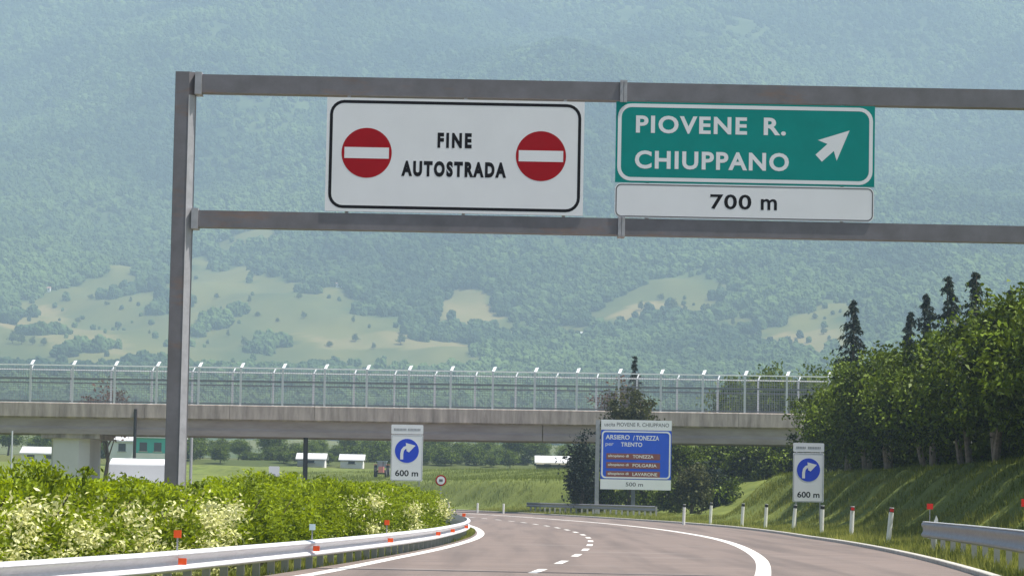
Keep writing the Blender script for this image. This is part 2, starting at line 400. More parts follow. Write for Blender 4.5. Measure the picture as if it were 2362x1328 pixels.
# keep the plain below the lofted roadside ground
lo = np.zeros_like(Z)
rows = gy < 480
sub = np.zeros((rows.sum(), len(gx)))
for i, yv in enumerate(gy[rows]):
    dx = X[i][:,None]-AX[None]; dy = yv-AY[None]
    j = np.argmin(dx**2+dy**2, 1); o = (X[i]-AX[j])*TY[j]-(yv-AY[j])*TX[j]
    g = ground_so(SA[j], o)-.6
    wgt = smooth(-180, -120, o)*(1-smooth(120, 175, o-10))
    Z[i] = Z[i]*(1-wgt)+np.minimum(g, Z[i])*wgt
mm, tt = meadow(X, Y)
ny, nx = X.shape
V = np.stack([X.ravel(), Y.ravel(), Z.ravel()], 1)
idx = np.arange(ny*nx).reshape(ny, nx)
Fq = np.stack([idx[:-1,:-1].ravel(), idx[:-1,1:].ravel(), idx[1:,1:].ravel(), idx[1:,:-1].ravel()], 1)
def np_mesh(name, V, Fq):
    me = bpy.data.meshes.new(name); k = Fq.shape[1]
    me.vertices.add(len(V)); me.vertices.foreach_set('co', np.ascontiguousarray(V, np.float32).ravel())
    me.loops.add(Fq.size); me.loops.foreach_set('vertex_index', np.ascontiguousarray(Fq, np.int32).ravel())
    me.polygons.add(len(Fq)); me.polygons.foreach_set('loop_start', np.arange(0, Fq.size, k, dtype=np.int32))
    me.polygons.foreach_set('loop_total', np.full(len(Fq), k, np.int32)); me.update(calc_edges=True); return me
me = np_mesh('mountain', V, Fq); me.polygons.foreach_set('use_smooth', np.ones(len(Fq), bool))
for nm, arr in (('meadow', mm), ('tan', tt)):
    at = me.attributes.new(nm, 'FLOAT', 'POINT'); at.data.foreach_set('value', arr.ravel().astype(np.float32))
mo = link(bpy.data.objects.new('mountain', me)); mo['kind'] = 'structure'
hm = bpy.data.materials.new('mountain_side'); hm.use_nodes = True
nt = hm.node_tree; n = nt.nodes; l = nt.links; b = n['Principled BSDF']; b.inputs['Roughness'].default_value = .95; b.inputs['Specular IOR Level'].default_value = .1
g = n.new('ShaderNodeNewGeometry')
def noise(sc, det=5, st=None):
    z = n.new('ShaderNodeTexNoise'); z.inputs['Scale'].default_value = sc; z.inputs['Detail'].default_value = det
    if st:
        mp = n.new('ShaderNodeMapping'); mp.inputs['Scale'].default_value = st; l.new(g.outputs['Position'], mp.inputs[0]); l.new(mp.outputs[0], z.inputs['Vector'])
    else: l.new(g.outputs['Position'], z.inputs['Vector'])
    return z.outputs['Fac']
def ramp(f, a, bb, p0=.35, p1=.65):
    c = n.new('ShaderNodeValToRGB'); c.color_ramp.elements[0].color = (*a,1); c.color_ramp.elements[1].color = (*bb,1)
    c.color_ramp.elements[0].position = p0; c.color_ramp.elements[1].position = p1; l.new(f, c.inputs[0]); return c.outputs[0]
def mixc(f, a, bb):
    x = n.new('ShaderNodeMix'); x.data_type = 'RGBA'
    l.new(f, x.inputs[0]); l.new(a, x.inputs[6]); l.new(bb, x.inputs[7]); return x.outputs[2]
def attr(nm): a = n.new('ShaderNodeAttribute'); a.attribute_name = nm; return a.outputs['Fac']
c_for = ramp(noise(.02), (.022,.042,.014), (.07,.10,.03))
c_mea = ramp(noise(.012, 9, (1,.35,1)), (.055,.074,.021), (.122,.122,.036), .36, .64)
c_tan = ramp(noise(.02, 6, (1,.4,1)), (.20,.16,.068), (.125,.122,.042))
l.new(mixc(attr('tan'), mixc(attr('meadow'), c_for, c_mea), c_tan), b.inputs['Base Color'])
me.materials.append(hm)

# the forest on the mountain side: one mass of crowns
rn = np.random.default_rng(5)
N = 100000
fy = 1500+(4900-1500)*rn.random(N*2)**.9
fx = (rn.random(N*2)*2-1)*(.21*fy+70)
md = meadow(fx, fy)[0] | (meadow(fx, fy+22)[0] & (rn.random(N*2) < .7))
clear = np.sin(fx/61+fy/130)+np.sin(fx/37-fy/83+1)+np.sin(fx/143+fy/310+2)+.8*rn.standard_normal(N*2)
keep = (~md) & (clear > -1.75)
keep |= md & (fy > 1700) & (rn.random(N*2) < .006+.07*np.clip(np.sin(fx/41+fy/90)+np.sin(fx/23-fy/57+1)-.7, 0, 1))
mdk = md[keep][:N]
fx, fy = fx[keep][:N], fy[keep][:N]
fz = hill_z(fx, fy)
sc = (2.3+2.6*rn.random(len(fx))**1.5)*(.78+.00012*fy)*np.where(mdk, .35+.35*rn.random(len(fx)), 1.)
pm = bpy.data.meshes.new('forest'); pm.vertices.add(len(fx))
pm.vertices.foreach_set('co', np.stack([fx, fy, fz+sc*.75], 1).astype(np.float32).ravel())
a_ = pm.attributes.new('sc', 'FLOAT', 'POINT'); a_.data.foreach_set('value', sc.astype(np.float32))
fo = link(bpy.data.objects.new('forest', pm)); tag(fo, 'hazy blue-green forest covering the mountain side', 'forest', kind='stuff')
ng = bpy.data.node_groups.new('forest_crowns', 'GeometryNodeTree')
ng.interface.new_socket('Geometry', in_out='INPUT', socket_type='NodeSocketGeometry'); ng.interface.new_socket('Geometry', in_out='OUTPUT', socket_type='NodeSocketGeometry')
gn = ng.nodes; gl = ng.links
gi = gn.new('NodeGroupInput'); go = gn.new('NodeGroupOutput')
ico = gn.new('GeometryNodeMeshIcoSphere'); ico.inputs['Radius'].default_value = 1; ico.inputs['Subdivisions'].default_value = 3
gp = gn.new('GeometryNodeInputPosition'); nz = gn.new('ShaderNodeTexNoise'); nz.inputs['Scale'].default_value = 2.2; nz.inputs['Detail'].default_value = 2
gl.new(gp.outputs[0], nz.inputs['Vector'])
mr = gn.new('ShaderNodeMath'); mr.operation = 'MULTIPLY_ADD'; mr.inputs[1].default_value = 1.7; mr.inputs[2].default_value = .15
gl.new(nz.outputs['Fac'], mr.inputs[0])
vs = gn.new('ShaderNodeVectorMath'); vs.operation = 'SCALE'; gl.new(gp.outputs[0], vs.inputs[0]); gl.new(mr.outputs[0], vs.inputs['Scale'])
spn = gn.new('GeometryNodeSetPosition'); gl.new(ico.outputs['Mesh'], spn.inputs['Geometry']); gl.new(vs.outputs[0], spn.inputs['Position'])
smt = gn.new('GeometryNodeSetMaterial'); smt.inputs['Material'].default_value = M['forest']; gl.new(spn.outputs[0], smt.inputs['Geometry'])
iop = gn.new('GeometryNodeInstanceOnPoints'); gl.new(gi.outputs[0], iop.inputs['Points']); gl.new(smt.outputs[0], iop.inputs['Instance'])
rr = gn.new('FunctionNodeRandomValue'); rr.data_type = 'FLOAT_VECTOR'; rr.inputs[1].default_value = (.4, .4, 6.28)
gl.new(rr.outputs[0], iop.inputs['Rotation'])
na = gn.new('GeometryNodeInputNamedAttribute'); na.data_type = 'FLOAT'; na.inputs['Name'].default_value = 'sc'
cx = gn.new('ShaderNodeCombineXYZ'); rv = gn.new('FunctionNodeRandomValue'); rv.inputs[2].default_value = .9; rv.inputs[3].default_value = 1.6
mz = gn.new('ShaderNodeMath'); mz.operation = 'MULTIPLY'; gl.new(na.outputs[0], mz.inputs[0]); gl.new(rv.outputs[1], mz.inputs[1])
gl.new(na.outputs[0], cx.inputs[0]); gl.new(na.outputs[0], cx.inputs[1]); gl.new(mz.outputs[0], cx.inputs[2]); gl.new(cx.outputs[0], iop.inputs['Scale'])
gl.new(iop.outputs[0], go.inputs[0])
fo.modifiers.new('crowns', 'NODES').node_group = ng

# ------------------------------------------------------------------ leaves
def leaf_mesh(name, P, L, rng, aspect=.42, up=.35, outd=None, m=None, droop=.25, tint=None):
    """one small folded leaf for each point of P"""
    n_ = len(P); d = rng.standard_normal((n_, 3)); d[:,2] += up
    if outd is not None: d += outd
    d /= np.linalg.norm(d, axis=1)[:,None]+1e-9
    s = np.cross(d, rng.standard_normal((n_, 3))); s /= np.linalg.norm(s, axis=1)[:,None]+1e-9
    Ls = (L*(.65+.7*rng.random(n_)))[:,None] if np.isscalar(L) else L[:,None]
    nn = np.cross(d, s); W_ = Ls*aspect*.5
    A = P-d*Ls*.5; B = P+s*W_-nn*Ls*.08; C_ = P+d*Ls*.5; C_[:,2] -= Ls[:,0]*droop; D = P-s*W_-nn*Ls*.08
    V = np.stack([A, B, C_, D], 1).reshape(-1, 3); F = np.arange(n_*4).reshape(-1, 4)
    me = np_mesh(name, V, F)
    t = rng.random(n_) if tint is None else np.clip(tint+.35*(rng.random(n_)-.5), 0, 1)
    a = me.attributes.new('tint', 'FLOAT', 'POINT'); a.data.foreach_set('value', np.repeat(t, 4).astype(np.float32))
    if m: me.materials.append(m)
    return me
def clumps(rng, nc, rad, shell=.55, squash=(1,1,1), zmin=-1.):
    """clump centres in the outer part of an uneven ellipsoid"""
    out = []
    while len(out) < nc:
        p = rng.standard_normal(3); p /= np.linalg.norm(p)
        if p[2] < zmin: continue
        r = (shell+(1-shell)*rng.random())*(.82+.28*math.sin(3*p[0]+2)*math.sin(4*p[1]+1)+.12*rng.standard_normal())
        out.append(p*r*np.array(rad))
    return np.array(out)
def crown_points(rng, nc, per, rad, csize, shell=.55, zmin=-1., flat=.7):
    C_ = clumps(rng, nc, rad, shell, zmin=zmin)
    P = np.repeat(C_, per, 0); g_ = rng.standard_normal(P.shape)*csize*np.repeat(.6+.8*rng.random(nc), per)[:,None]; g_[:,2] *= flat
    ct = np.repeat(rng.random(nc), per)
    return P+g_, ct, P/np.linalg.norm(P, axis=1)[:,None]
def trunk_mesh(name, rng, h, r0, limbs, spread, m, lean=0.):
    mb = MB(); top = Vector((lean*h, 0, h))
    mid = Vector((lean*h*.4+rng.normal()*.06*h, rng.normal()*.04*h, h*.5))
    mb.tube([(0,0,-.3),(0,0,.05),tuple(mid),tuple(top)], [r0*1.35,r0*1.1,r0*.75,r0*.35], 8)
    for i in range(limbs):
        a = 6.283*i/limbs+rng.random(); t = .35+.5*rng.random(); st = mid*(t/.5) if t < .5 else mid.lerp(top, (t-.5)*2)
        e = st+Vector((math.cos(a)*spread*(.5+.5*rng.random()), math.sin(a)*spread*(.5+.5*rng.random()), h*(.2+.3*rng.random())))
        mb.tube([tuple(st), tuple(st.lerp(e, .5)+Vector((0,0,.1*h))), tuple(e)], [r0*.42, r0*.28, r0*.1], 6)
    me = mb.mesh(name); me.materials.append(m); return me
def tree(name, loc, trunk, crown, label, group=None, rz=0., sc=1., cat='tree', zoff=0., scz=None, cname='crown'):
    o = empty(name, loc, rz); tag(o, label, cat, group)
    scz = scz or sc
    inst('trunk', trunk, o, (0,0,0), (0,0,0), (sc,sc,scz)); inst(cname, crown, o, (0,0,0), (0,0,0), (sc,sc,scz))
    return o

# ------------------------------------------------------------------ gantry over the road
GY = 51.0
G = empty('sign_gantry', (-5.96, GY, 0)); tag(G, 'grey weathered steel sign gantry with two beams on a square post', 'gantry')
def gpart(mb, name, m): o = mb.build(name, m, G); o.location = (5.96, -GY, 0); return o
for xp in (-5.96, 12.2):
    z0 = -.2 if xp < 0 else float(ground(xp, GY))-.3
    gpart(MB().prism([(xp-.175,GY-.165),(xp-.165,GY-.175),(xp+.075,GY-.175),(xp+.175,GY-.085),(xp+.175,GY+.175),(xp-.175,GY+.175)], z0, 8.87), 'post', M['rust'])
    gpart(MB().prism([(xp+.078,GY-.181),(xp+.181,GY-.088),(xp+.177,GY-.084),(xp+.074,GY-.177)], 1.0 if xp < 0 else z0+.5, 8.45), 'sunlit_edge_strip', M['steel_dull'])  # paler strip added on the chamfer to stand for the sunlit post side
    gpart(MB().bevel_box(xp-.32, xp+.32, GY-.32, GY+.32, (z0 if xp < 0 else z0+.2), (.08 if xp < 0 else z0+.45), .02), 'foot', M['kerb'])
for z0, z1 in ((8.50, 8.83), (6.07, 6.37)):
    for xa, xb in ((-5.655, 1.875), (2.01, 11.86)):
        # rolled beam: web box with flange lips
        mb = MB().box(xa, xb, GY-.15, GY+.15, z0, z1)
        gpart(mb, 'beam', M['rust'])
    for xa in (-5.78, 1.88, 1.947, 11.865):
        gpart(MB().box(xa, xa+.06+(.06 if abs(xa) > 5 else 0), GY-.19, GY+.19, z0-.035, z1+.035), 'flange_plate', M['steel_dull'])
        if abs(xa) < 5:
            for bz in (z0-.005, z1-.01):
                for by in (GY-.193,):
                    gpart(MB().box(xa+.015, xa+.045, by-.02, by, bz-.01, bz+.015), 'bolt', M['steel_dull'])
# hanging plates that carry the signs
for xa in (-3.0, -.9, .9, 2.4, 5.9):
    gpart(MB().box(xa-.03, xa+.03, GY-.115, GY-.085, 6.37, 8.50), 'sign_bracket', M['steel_dull'])

# signs on the gantry --------------------------------------------------
YF = GY-.168
sg = empty('motorway_end_sign', (-1.07, YF, 6.385)); tag(sg, 'white rectangular sign reading FINE AUTOSTRADA between two red no-entry discs', 'road sign')
def on(sg_):
    class K: pass
    L0 = Vector(sg_.location)
    def b(mb, name, m, parent=None):
        o = mb.build(name, m, parent or sg_)
        if parent is None: o.location = -L0
        return o
    def t(*a, **k):
        o = text(*a, sg_, **k); o.location = -L0; return o
    return b, t
b_, t_ = on(sg)
b_(MB().box(-3.39, 1.245, YF, YF+.05, 6.40, 8.455), 'panel', M['sign_white'])
mb = MB(); ring_plate(mb, rrect(-3.335, 1.19, 6.455, 8.41, .26), rrect(-3.28, 1.135, 6.51, 8.355, .205), YF-.0011, YF-.0003); b_(mb, 'border', M['sign_black'])
for cx_, cz_ in ((-2.66, 7.46), (.475, 7.46)):
    d = b_(MB().plate(circle(cx_, cz_, .452, 48), YF-.0011, YF-.0003), 'no_entry_disc', M['sign_red'])
    b_(MB().plate([(cx_-.40,cz_-.10),(cx_+.40,cz_-.10),(cx_+.40,cz_+.10),(cx_-.40,cz_+.10)], YF-.0018, YF-.0012), 'white_bar', M['sign_white'], d)
t_('FINE', -1.39, -.775, 7.575, 7.85, YF-.001, M['sign_black'], bold=.055, spacing=1.35)
t_('AUTOSTRADA', -2.03, -.145, 7.05, 7.335, YF-.001, M['sign_black'], bold=.06, spacing=1.32)

sg = empty('direction_sign', (4.14, YF, 7.0)); tag(sg, 'green motorway sign reading PIOVENE R. CHIUPPANO with a slanting white arrow', 'road sign')
b_, t_ = on(sg)
b_(MB().box(1.815, 6.475, YF, YF+.05, 7.02, 8.478), 'panel', M['sign_green'])
mb = MB(); ring_plate(mb, rrect(1.85, 6.44, 7.05, 8.445, .24), rrect(1.915, 6.375, 7.115, 8.38, .18), YF-.0011, YF-.0003); b_(mb, 'border', M['sign_white'])
t_('PIOVENE', 2.175, 4.175, 7.915, 8.235, YF-.001, M['sign_white'], bold=.03, spacing=1.15)
t_('R.', 4.475, 4.875, 7.915, 8.235, YF-.001, M['sign_white'], bold=.03, spacing=1.14)
t_('CHIUPPANO', 2.165, 4.935, 7.27, 7.60, YF-.001, M['sign_white'], bold=.03, spacing=1.14)
tip = Vector((6.02, 8.03)); tl = Vector((5.47, 7.52)); dr = (tip-tl).normalized(); pr = Vector((-dr.y, dr.x))
hb = tip-dr*.44; sk = .085
arrow = [tl-pr*sk, hb-pr*sk-dr*.02, hb-pr*.25-dr*.1, tip, hb+pr*.25-dr*.1, hb+pr*sk-dr*.02, tl+pr*sk]
b_(MB().plate([tuple(p) for p in arrow], YF-.0011, YF-.0003), 'arrow', M['sign_white'])

sg = empty('distance_plate', (4.14, YF, 6.38)); tag(sg, 'white plate reading 700 m under the green motorway sign', 'road sign')
b_, t_ = on(sg)
b_(MB().plate(rrect(1.815, 6.47, 6.385, 7.005, .11), YF, YF+.04), 'panel', M['sign_white'])
mb = MB(); ring_plate(mb, rrect(1.83, 6.455, 6.40, 6.99, .10), rrect(1.85, 6.435, 6.42, 6.97, .085), YF-.0011, YF-.0003); b_(mb, 'border', M['sign_text_grey'])
t_('700', 3.53, 4.27, 6.565, 6.835, YF-.001, M['sign_black'], bold=.018, spacing=1.08)
t_('m', 4.44, 4.73, 6.565, 6.765, YF-.001, M['sign_black'], bold=.018)

# ------------------------------------------------------------------ guardrails
def rail_profile(h, side, dp=1.):
    """two-wave beam: (towards the road, height) from bottom to top"""
    p = [(.0,-.5),(.012,-.485),(.075,-.40),(.085,-.34),(.080,-.28),(.015,-.12),(.0,-.03),(.0,.03),(.015,.12),(.080,.28),(.085,.34),(.075,.40),(.012,.485),(.0,.5)]
    return [(a*side*dp, b*h) for a, b in p]
def rail_piece(pts, h, zt, side, dp=1.):
    """pts: [(x,y,tx,ty,z)] along the rail"""
    pf = rail_profile(h, side, dp); back = [(a-.006*side, b) for a, b in pf][::-1]; pr_ = pf+back; n = len(pr_)
    v = []
    for x, y, tx, ty, z in pts:
        for a, b in pr_: v.append((x+ty*a, y-tx*a, z+zt-h/2+b))
    f = [(i*n+j, i*n+(j+1) % n, (i+1)*n+(j+1) % n, (i+1)*n+j) for i in range(len(pts)-1) for j in range(n)]
    f += [tuple(range(n))[::-1], tuple((len(pts)-1)*n+j for j in range(n))]
    return MB().add(v, f)
def reflector_stem(root, x, y, z, h, m, w=.12, tilt=0.):
    st = MB().box(x-.012, x+.012, y-.006, y+.006, z-.1, z+h).build('reflector_stem', M['steel_dull'], root)
    MB().bevel_box(x-w/2, x+w/2, y-.018, y-.006, z+h-.02, z+h+w*.8, .003).build('reflector', m, st)
    return st
def guardrail(name, label, sA, sB, o, zt, h, side, piece=4., post_gap=2., gnd=-.1, dp=1., mt='steel', group=None):
    root = empty(name, (0, 0, 0)); tag(root, label, 'guardrail', group)
    of = o if callable(o) else (lambda q: o)
    def P(q):
        x, y = off(q, of(q)); _, _, tx, ty = path(q); return float(x), float(y), float(tx), float(ty)
    q = sA
    while q < sB-.2:
        e = min(q+piece, sB)
        pts = []
        for t in np.linspace(q, e-.012, 5):
            x, y, tx, ty = P(t); pts.append((x, y, tx, ty, 0.))
        rail_piece(pts, h, zt, side, dp).build('rail_section', M[mt], root, False)
        # overlap splice with its bolts
        x, y, tx, ty = P(q)
        q = e
    q = sA+.25
    while q < sB:
        x, y, tx, ty = P(q)
        bx_ = x-ty*.09*side; by = y+tx*.09*side
        # C-section post and a spacer block to the beam
        a = math.atan2(ty, tx)-math.pi/2
        po = MB().box(-.06, .06, -.035, -.03, 0, 1).box(-.06, -.055, -.03, .03, 0, 1).box(.055, .06, -.03, .03, 0, 1)
        g0 = gnd if gnd is not None else ground(bx_, by)
        me_ = po.build('rail_post', M['steel_dull'], root); me_.location = (bx_, by, g0-.25); me_.rotation_euler = (0, 0, a); me_.scale = (1, 1, zt-.03-g0+.25)
        q += post_gap
    return root, P
s_l0 = s_of_y(20)
def lrail_o(q):
    y_ = np.interp(q, arc, yy); return float(np.interp(y_, [20,30,38,50,62,74,90,105,125,160,240], [-4.9,-4.72,-4.3,-4.1,-4.02,-3.98,-4.12,-4.28,-4.45,-4.5,-4.5]))
gl_, PL = guardrail('guardrail', 'bright galvanised guardrail with orange reflectors beside the clipped hedge', s_l0, s_of_y(190), lrail_o, .50, .31, 1, post_gap=1.33, dp=1.35)
for yv, up in ((40.2, 1), (51.6, 2), (62.6, 1), (75.0, 0), (82, 0), (93, 1), (30, 0)):
    q = s_of_y(yv); x, y, tx, ty = PL(q)
    MB().bevel_box(x+.05, x+.17, y-.06, y-.045, .30, .395, .004).build('reflector', M['reflector'], gl_)
    if up: reflector_stem(gl_, x+.02, y+.05, .5, .20, M['reflector_white'] if up == 2 else M['reflector'], .11)
gl2, PO = guardrail('guardrail', 'guardrail on the far side of the hedge along the opposite carriageway', s_of_y(24), s_of_y(190), -8.2, .50, .31, -1, post_gap=4)
# right-hand rail with its flared end
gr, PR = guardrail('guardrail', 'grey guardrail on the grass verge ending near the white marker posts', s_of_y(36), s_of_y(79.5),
                   lambda q: float(kerb_o(q))+.85, .87, .42, -1, post_gap=2.6, gnd=None, dp=.62, mt='steel_shaded')
x, y, tx, ty = PR(s_of_y(79.5))
pts = []
for k, t in enumerate(np.linspace(0, 1, 7)):
    o_ = .55*t**2; pts.append((x+tx*1.7*t+ty*o_, y+ty*1.7*t-tx*o_, tx+ty*.5*t, ty-tx*.5*t, 0.))
rail_piece(pts, .42, .87, -1, .62).build('end_section', M['steel_shaded'], gr)
xe, ye = pts[-1][0], pts[-1][1]
q = s_of_y(36)
while q < s_of_y(79.4):                                 # white strip added to paint sunlight along the beam's top
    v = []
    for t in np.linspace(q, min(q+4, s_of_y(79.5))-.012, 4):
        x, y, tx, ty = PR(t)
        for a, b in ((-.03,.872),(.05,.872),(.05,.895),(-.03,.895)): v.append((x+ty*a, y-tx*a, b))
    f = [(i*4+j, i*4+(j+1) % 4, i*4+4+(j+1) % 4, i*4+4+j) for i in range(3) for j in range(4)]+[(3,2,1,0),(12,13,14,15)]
    MB().add(v, f).build('sunlit_lip', M['fence_white'], gr); q += 4
MB().plate([(xe-.26,.40),(xe+.03,.40),(xe+.03,.95),(xe-.02,1.06)], ye, ye+.02).build('end_plate', M['post_white'], gr)
MB().box(xe-.14, xe+.0, ye-.06, ye-.02, -.2, .55).build('end_post', M['post_white'], gr)
for yv, h_, dx in ((79.8, .33, .2), (58, .45, .26), (46, .45, .26)):
    x, y, tx, ty = PR(s_of_y(yv)); reflector_stem(gr, x+dx, y, .5, h_+.42, M['reflector_red'], .17)
# short rail in front of the blue sign
gf, PF = guardrail('guardrail', 'short guardrail in front of the big blue sign', s_of_y(189), s_of_y(236), lambda q: float(kerb_o(q))+1.6+1.2*float(smooth(240, 185, np.interp(q, arc, yy))), .92, .36, -1, post_gap=2, gnd=None, dp=.62, mt='steel_shaded')

# ------------------------------------------------------------------ white marker posts
def marker_post(x, y, label, group, lean=0., h=1.02, red=True):
    z = ground(x, y); r = empty('marker_post', (x, y, z-.04), 0); r.rotation_euler = (0, R(lean), 0)
    tag(r, label, 'marker post', group)
    n_ = 10; pr_ = [(.08*math.cos(6.283*i/n_), .06*math.sin(6.283*i/n_)) for i in range(n_)]
    MB().prism(pr_, -.25, h-.16).build('body', M['post_white'], r)
    pr2 = [(a*1.04, b*1.04) for a, b in pr_]
    bd = MB().prism(pr2, h-.16, h-.03).build('band', M['post_black'] if h > 1 else M['post_white'], r)
    MB().prism([(a*.9, b*.9) for a, b in pr_], h-.03, h).build('cap', M['post_white'], r)
    if red: MB().bevel_box(-.06, .06, -.08, -.05, h-.15, h-.05, .004).build('reflector', M['reflector_red'], bd)
    return r
for i, (x, y) in enumerate([(12.75,95.6),(12.95,107.5),(13.22,120.1),(13.02,130.2),(13.26,146.8),(12.67,154.3),(11.69,164.6),(11.29,183)]):
    z = ground(x, y); k = (1.35-z)/1.35
    marker_post(x*k, y*k, 'white marker post with a dark band on the grass verge beside the right lane', 'marker posts on the verge', (5.5,2,1.5,5,2.5,3,2.5,1.5)[i], 1.27, i < 2)
for x, y in ((-5.09,244.1),(-2.46,230.8),(-.35,224.8)):
    marker_post(x, y, 'short white marker post on the outer edge of the far bend', 'marker posts on the far bend', 1.5, .95, False)

# ------------------------------------------------------------------ lesser road signs
def square_post(root, x, y, z0, z1, w, m): return MB().bevel_box(x-w/2, x+w/2, y-w/2, y+w/2, z0, z1, w*.08).build('post', m, root)
def lane_sign(x0, x1, y, z0, z1, cz, dist, label, words):
    r = empty('turn_right_sign', ((x0+x1)/2, y, 0)); tag(r, label, 'road sign')
    L0 = Vector(r.location)
    def B(mb, name, m, p=None):
        o = mb.build(name, m, p or r)
        if p is None: o.location = -L0
        return o
    cxm = (x0+x1)/2; g = ground(cxm, y)
    k_ = (x1-x0)/1.65; zs = z1-.50*k_
    B(MB().plate(rrect(x0, x1, zs+.02, z1, .05), y, y+.03), 'header_panel', M['sign_white'])
    B(MB().plate(rrect(x0, x1, z0, zs-.02, .05), y, y+.03), 'panel', M['sign_white'])
    for xa in (x0+.16, x1-.16): B(MB().box(xa-.03, xa+.03, y+.032, y+.092, g-.4, z1-.05), 'post', M['steel_dull'])
    mb = MB(); ring_plate(mb, rrect(x0+.03, x1-.03, z0+.03, zs-.05, .06), rrect(x0+.05, x1-.05, z0+.05, zs-.07, .05), y-.004, y-.0005); B(mb, 'border', M['sign_back'])
    ds = B(MB().plate(circle(cxm, cz, .62*k_, 40), y-.005, y-.0005), 'blue_disc', M['sign_blue'])
    # white arrow bending to the right
    a = .62*k_; pts = []
    c = [(-.42,-.72),(-.42,-.25),(-.36,.05),(-.20,.24),(.06,.32)]
    w = .125
    lf = []; rt = []
    for i, p in enumerate(c):
        q0 = c[max(i-1,0)]; q1 = c[min(i+1,len(c)-1)]; dx, dz = q1[0]-q0[0], q1[1]-q0[1]; L_ = math.hypot(dx, dz)
        lf.append((p[0]-dz/L_*w, p[1]+dx/L_*w)); rt.append((p[0]+dz/L_*w, p[1]-dx/L_*w))
    mb = MB(); n_ = len(c)
    mb.v = [(cxm+a*u, y-.009, cz+a*v) for u, v in lf+rt]; mb.f = [(i, n_+i, n_+i+1, i+1) for i in range(n_-1)]
    hd = [(-.02,-.02),(.18,-.12),(.72,.45),(-.10,.66)]
    mb.add([(cxm+a*u, y-.0095, cz+a*v) for u, v in hd], [(0,1,2,3)])
    B(mb, 'arrow', M['sign_white'], ds)
    for u0, u1 in words:
        mb = MB(); wdt = x1-x0
        uu = x0+wdt*u0
        while uu < x0+wdt*u1:                       # the small header letters are too far off to read
            mb.box(uu, uu+.055, y-.004, y-.0005, zs+.19*k_, zs+.31*k_); uu += .075
        B(mb, 'header_lettering', M['sign_back'])
    o = text(dist, x0+.24*k_, x1-.22*k_, z0+.24*k_, z0+.56*k_, y-.001, M['sign_black'], r, bold=.02); o.location = -L0
    return r
lane_sign(-6.21, -4.53, 150, 2.08, 5.03, 3.66, '600 m', 'tall white sign with a blue turn-right disc standing behind the hedge', ((.08,.45),(.52,.92)))
lane_sign(13.08, 14.50, 131, 1.37, 4.08, 2.845, '600 m', 'tall white sign with a blue turn-right disc at the foot of the tree-lined bank', ((.1,.40),(.48,.9)))

bs = empty('blue_direction_sign', (9.4, 213, 0)); tag(bs, 'large blue direction sign with three brown rows behind the short guardrail', 'road sign')
b_, t_ = on(bs); y = 213.0; x0, x1 = 6.87, 12.15
b_(MB().box(x0, x1, y, y+.06, 6.50, 7.25), 'header_panel', M['sign_white'])
b_(MB().plate(rrect(x0, x1, 2.82, 6.49, .12), y, y+.06), 'panel', M['sign_blue2'])
b_(MB().box(x0, x1, y, y+.06, 2.06, 2.81), 'distance_panel', M['sign_white'])
mb = MB(); ring_plate(mb, rrect(x0+.06, x1-.06, 2.88, 6.43, .3), rrect(x0+.17, x1-.17, 2.99, 6.32, .22), y-.006, y-.0005); b_(mb, 'border', M['sign_white'])
for xa, pm0 in ((x0-.22, 'steel_dull'), (x0+2.5, 'fence_dark')):
    b_(MB().bevel_box(xa-.17, xa+.13, y+.065, y+.33, ground(xa, y)-.4, 7.2, .02), 'post', M[pm0])
t_('uscita PIOVENE R. CHIUPPANO', x0+.25, x1-.2, 6.76, 7.05, y-.001, M['sign_text_grey'], bold=.01)
t_('ARSIERO', x0+.35, x0+2.15, 5.78, 6.12, y-.001, M['sign_white'], bold=.02)
t_('/ TONEZZA', x0+2.4, x0+4.35, 5.74, 6.10, y-.001, M['sign_white'], bold=.02)
t_('per', x0+.35, x0+.95, 5.22, 5.50, y-.001, M['sign_white'], bold=.0)
t_('TRENTO', x0+1.5, x0+3.1, 5.26, 5.58, y-.001, M['sign_white'], bold=.02)
for k, (wd, xe_) in enumerate((('TONEZZA', 3.95), ('FOLGARIA', 4.2), ('LAVARONE', 4.25))):
    zc = 4.52-k*.66
    row = b_(MB().plate(rrect(x0+.42, x0+4.45, zc-.23, zc+.23, .04), y-.005, y-.0005), 'brown_row', M['sign_brown'])
    o = text('altopiano di', x0+.55, x0+2.1, zc-.11, zc+.14, y-.006, M['hedge_pale'] if False else M['post_white'], row, bold=.015)
    o = text(wd, x0+2.4, x0+xe_, zc-.11, zc+.13, y-.006, M['post_white'], row, bold=.015)
t_('500 m', x0+1.9, x0+3.2, 2.30, 2.60, y-.001, M['sign_text_grey'], bold=.015)

rs = empty('round_sign', (-3.31, 140, 0)); tag(rs, 'small round red-rimmed sign past the end of the hedge', 'road sign')
b_, t_ = on(rs)
b_(MB().tube([(-3.31,140.06,-.4),(-3.31,140.06,2.3)], .03, 8), 'post', M['steel_dull'])
b_(MB().plate(circle(-3.31, 2.09, .27, 28), 140, 140.025), 'panel', M['sign_red'])
b_(MB().plate(circle(-3.31, 2.09, .20, 28), 139.992, 139.9995), 'sign_face', M['sign_white'])
b_(MB().box(-3.40, -3.22, 139.986, 139.9915, 2.03, 2.15), 'symbol', M['sign_text_grey'])

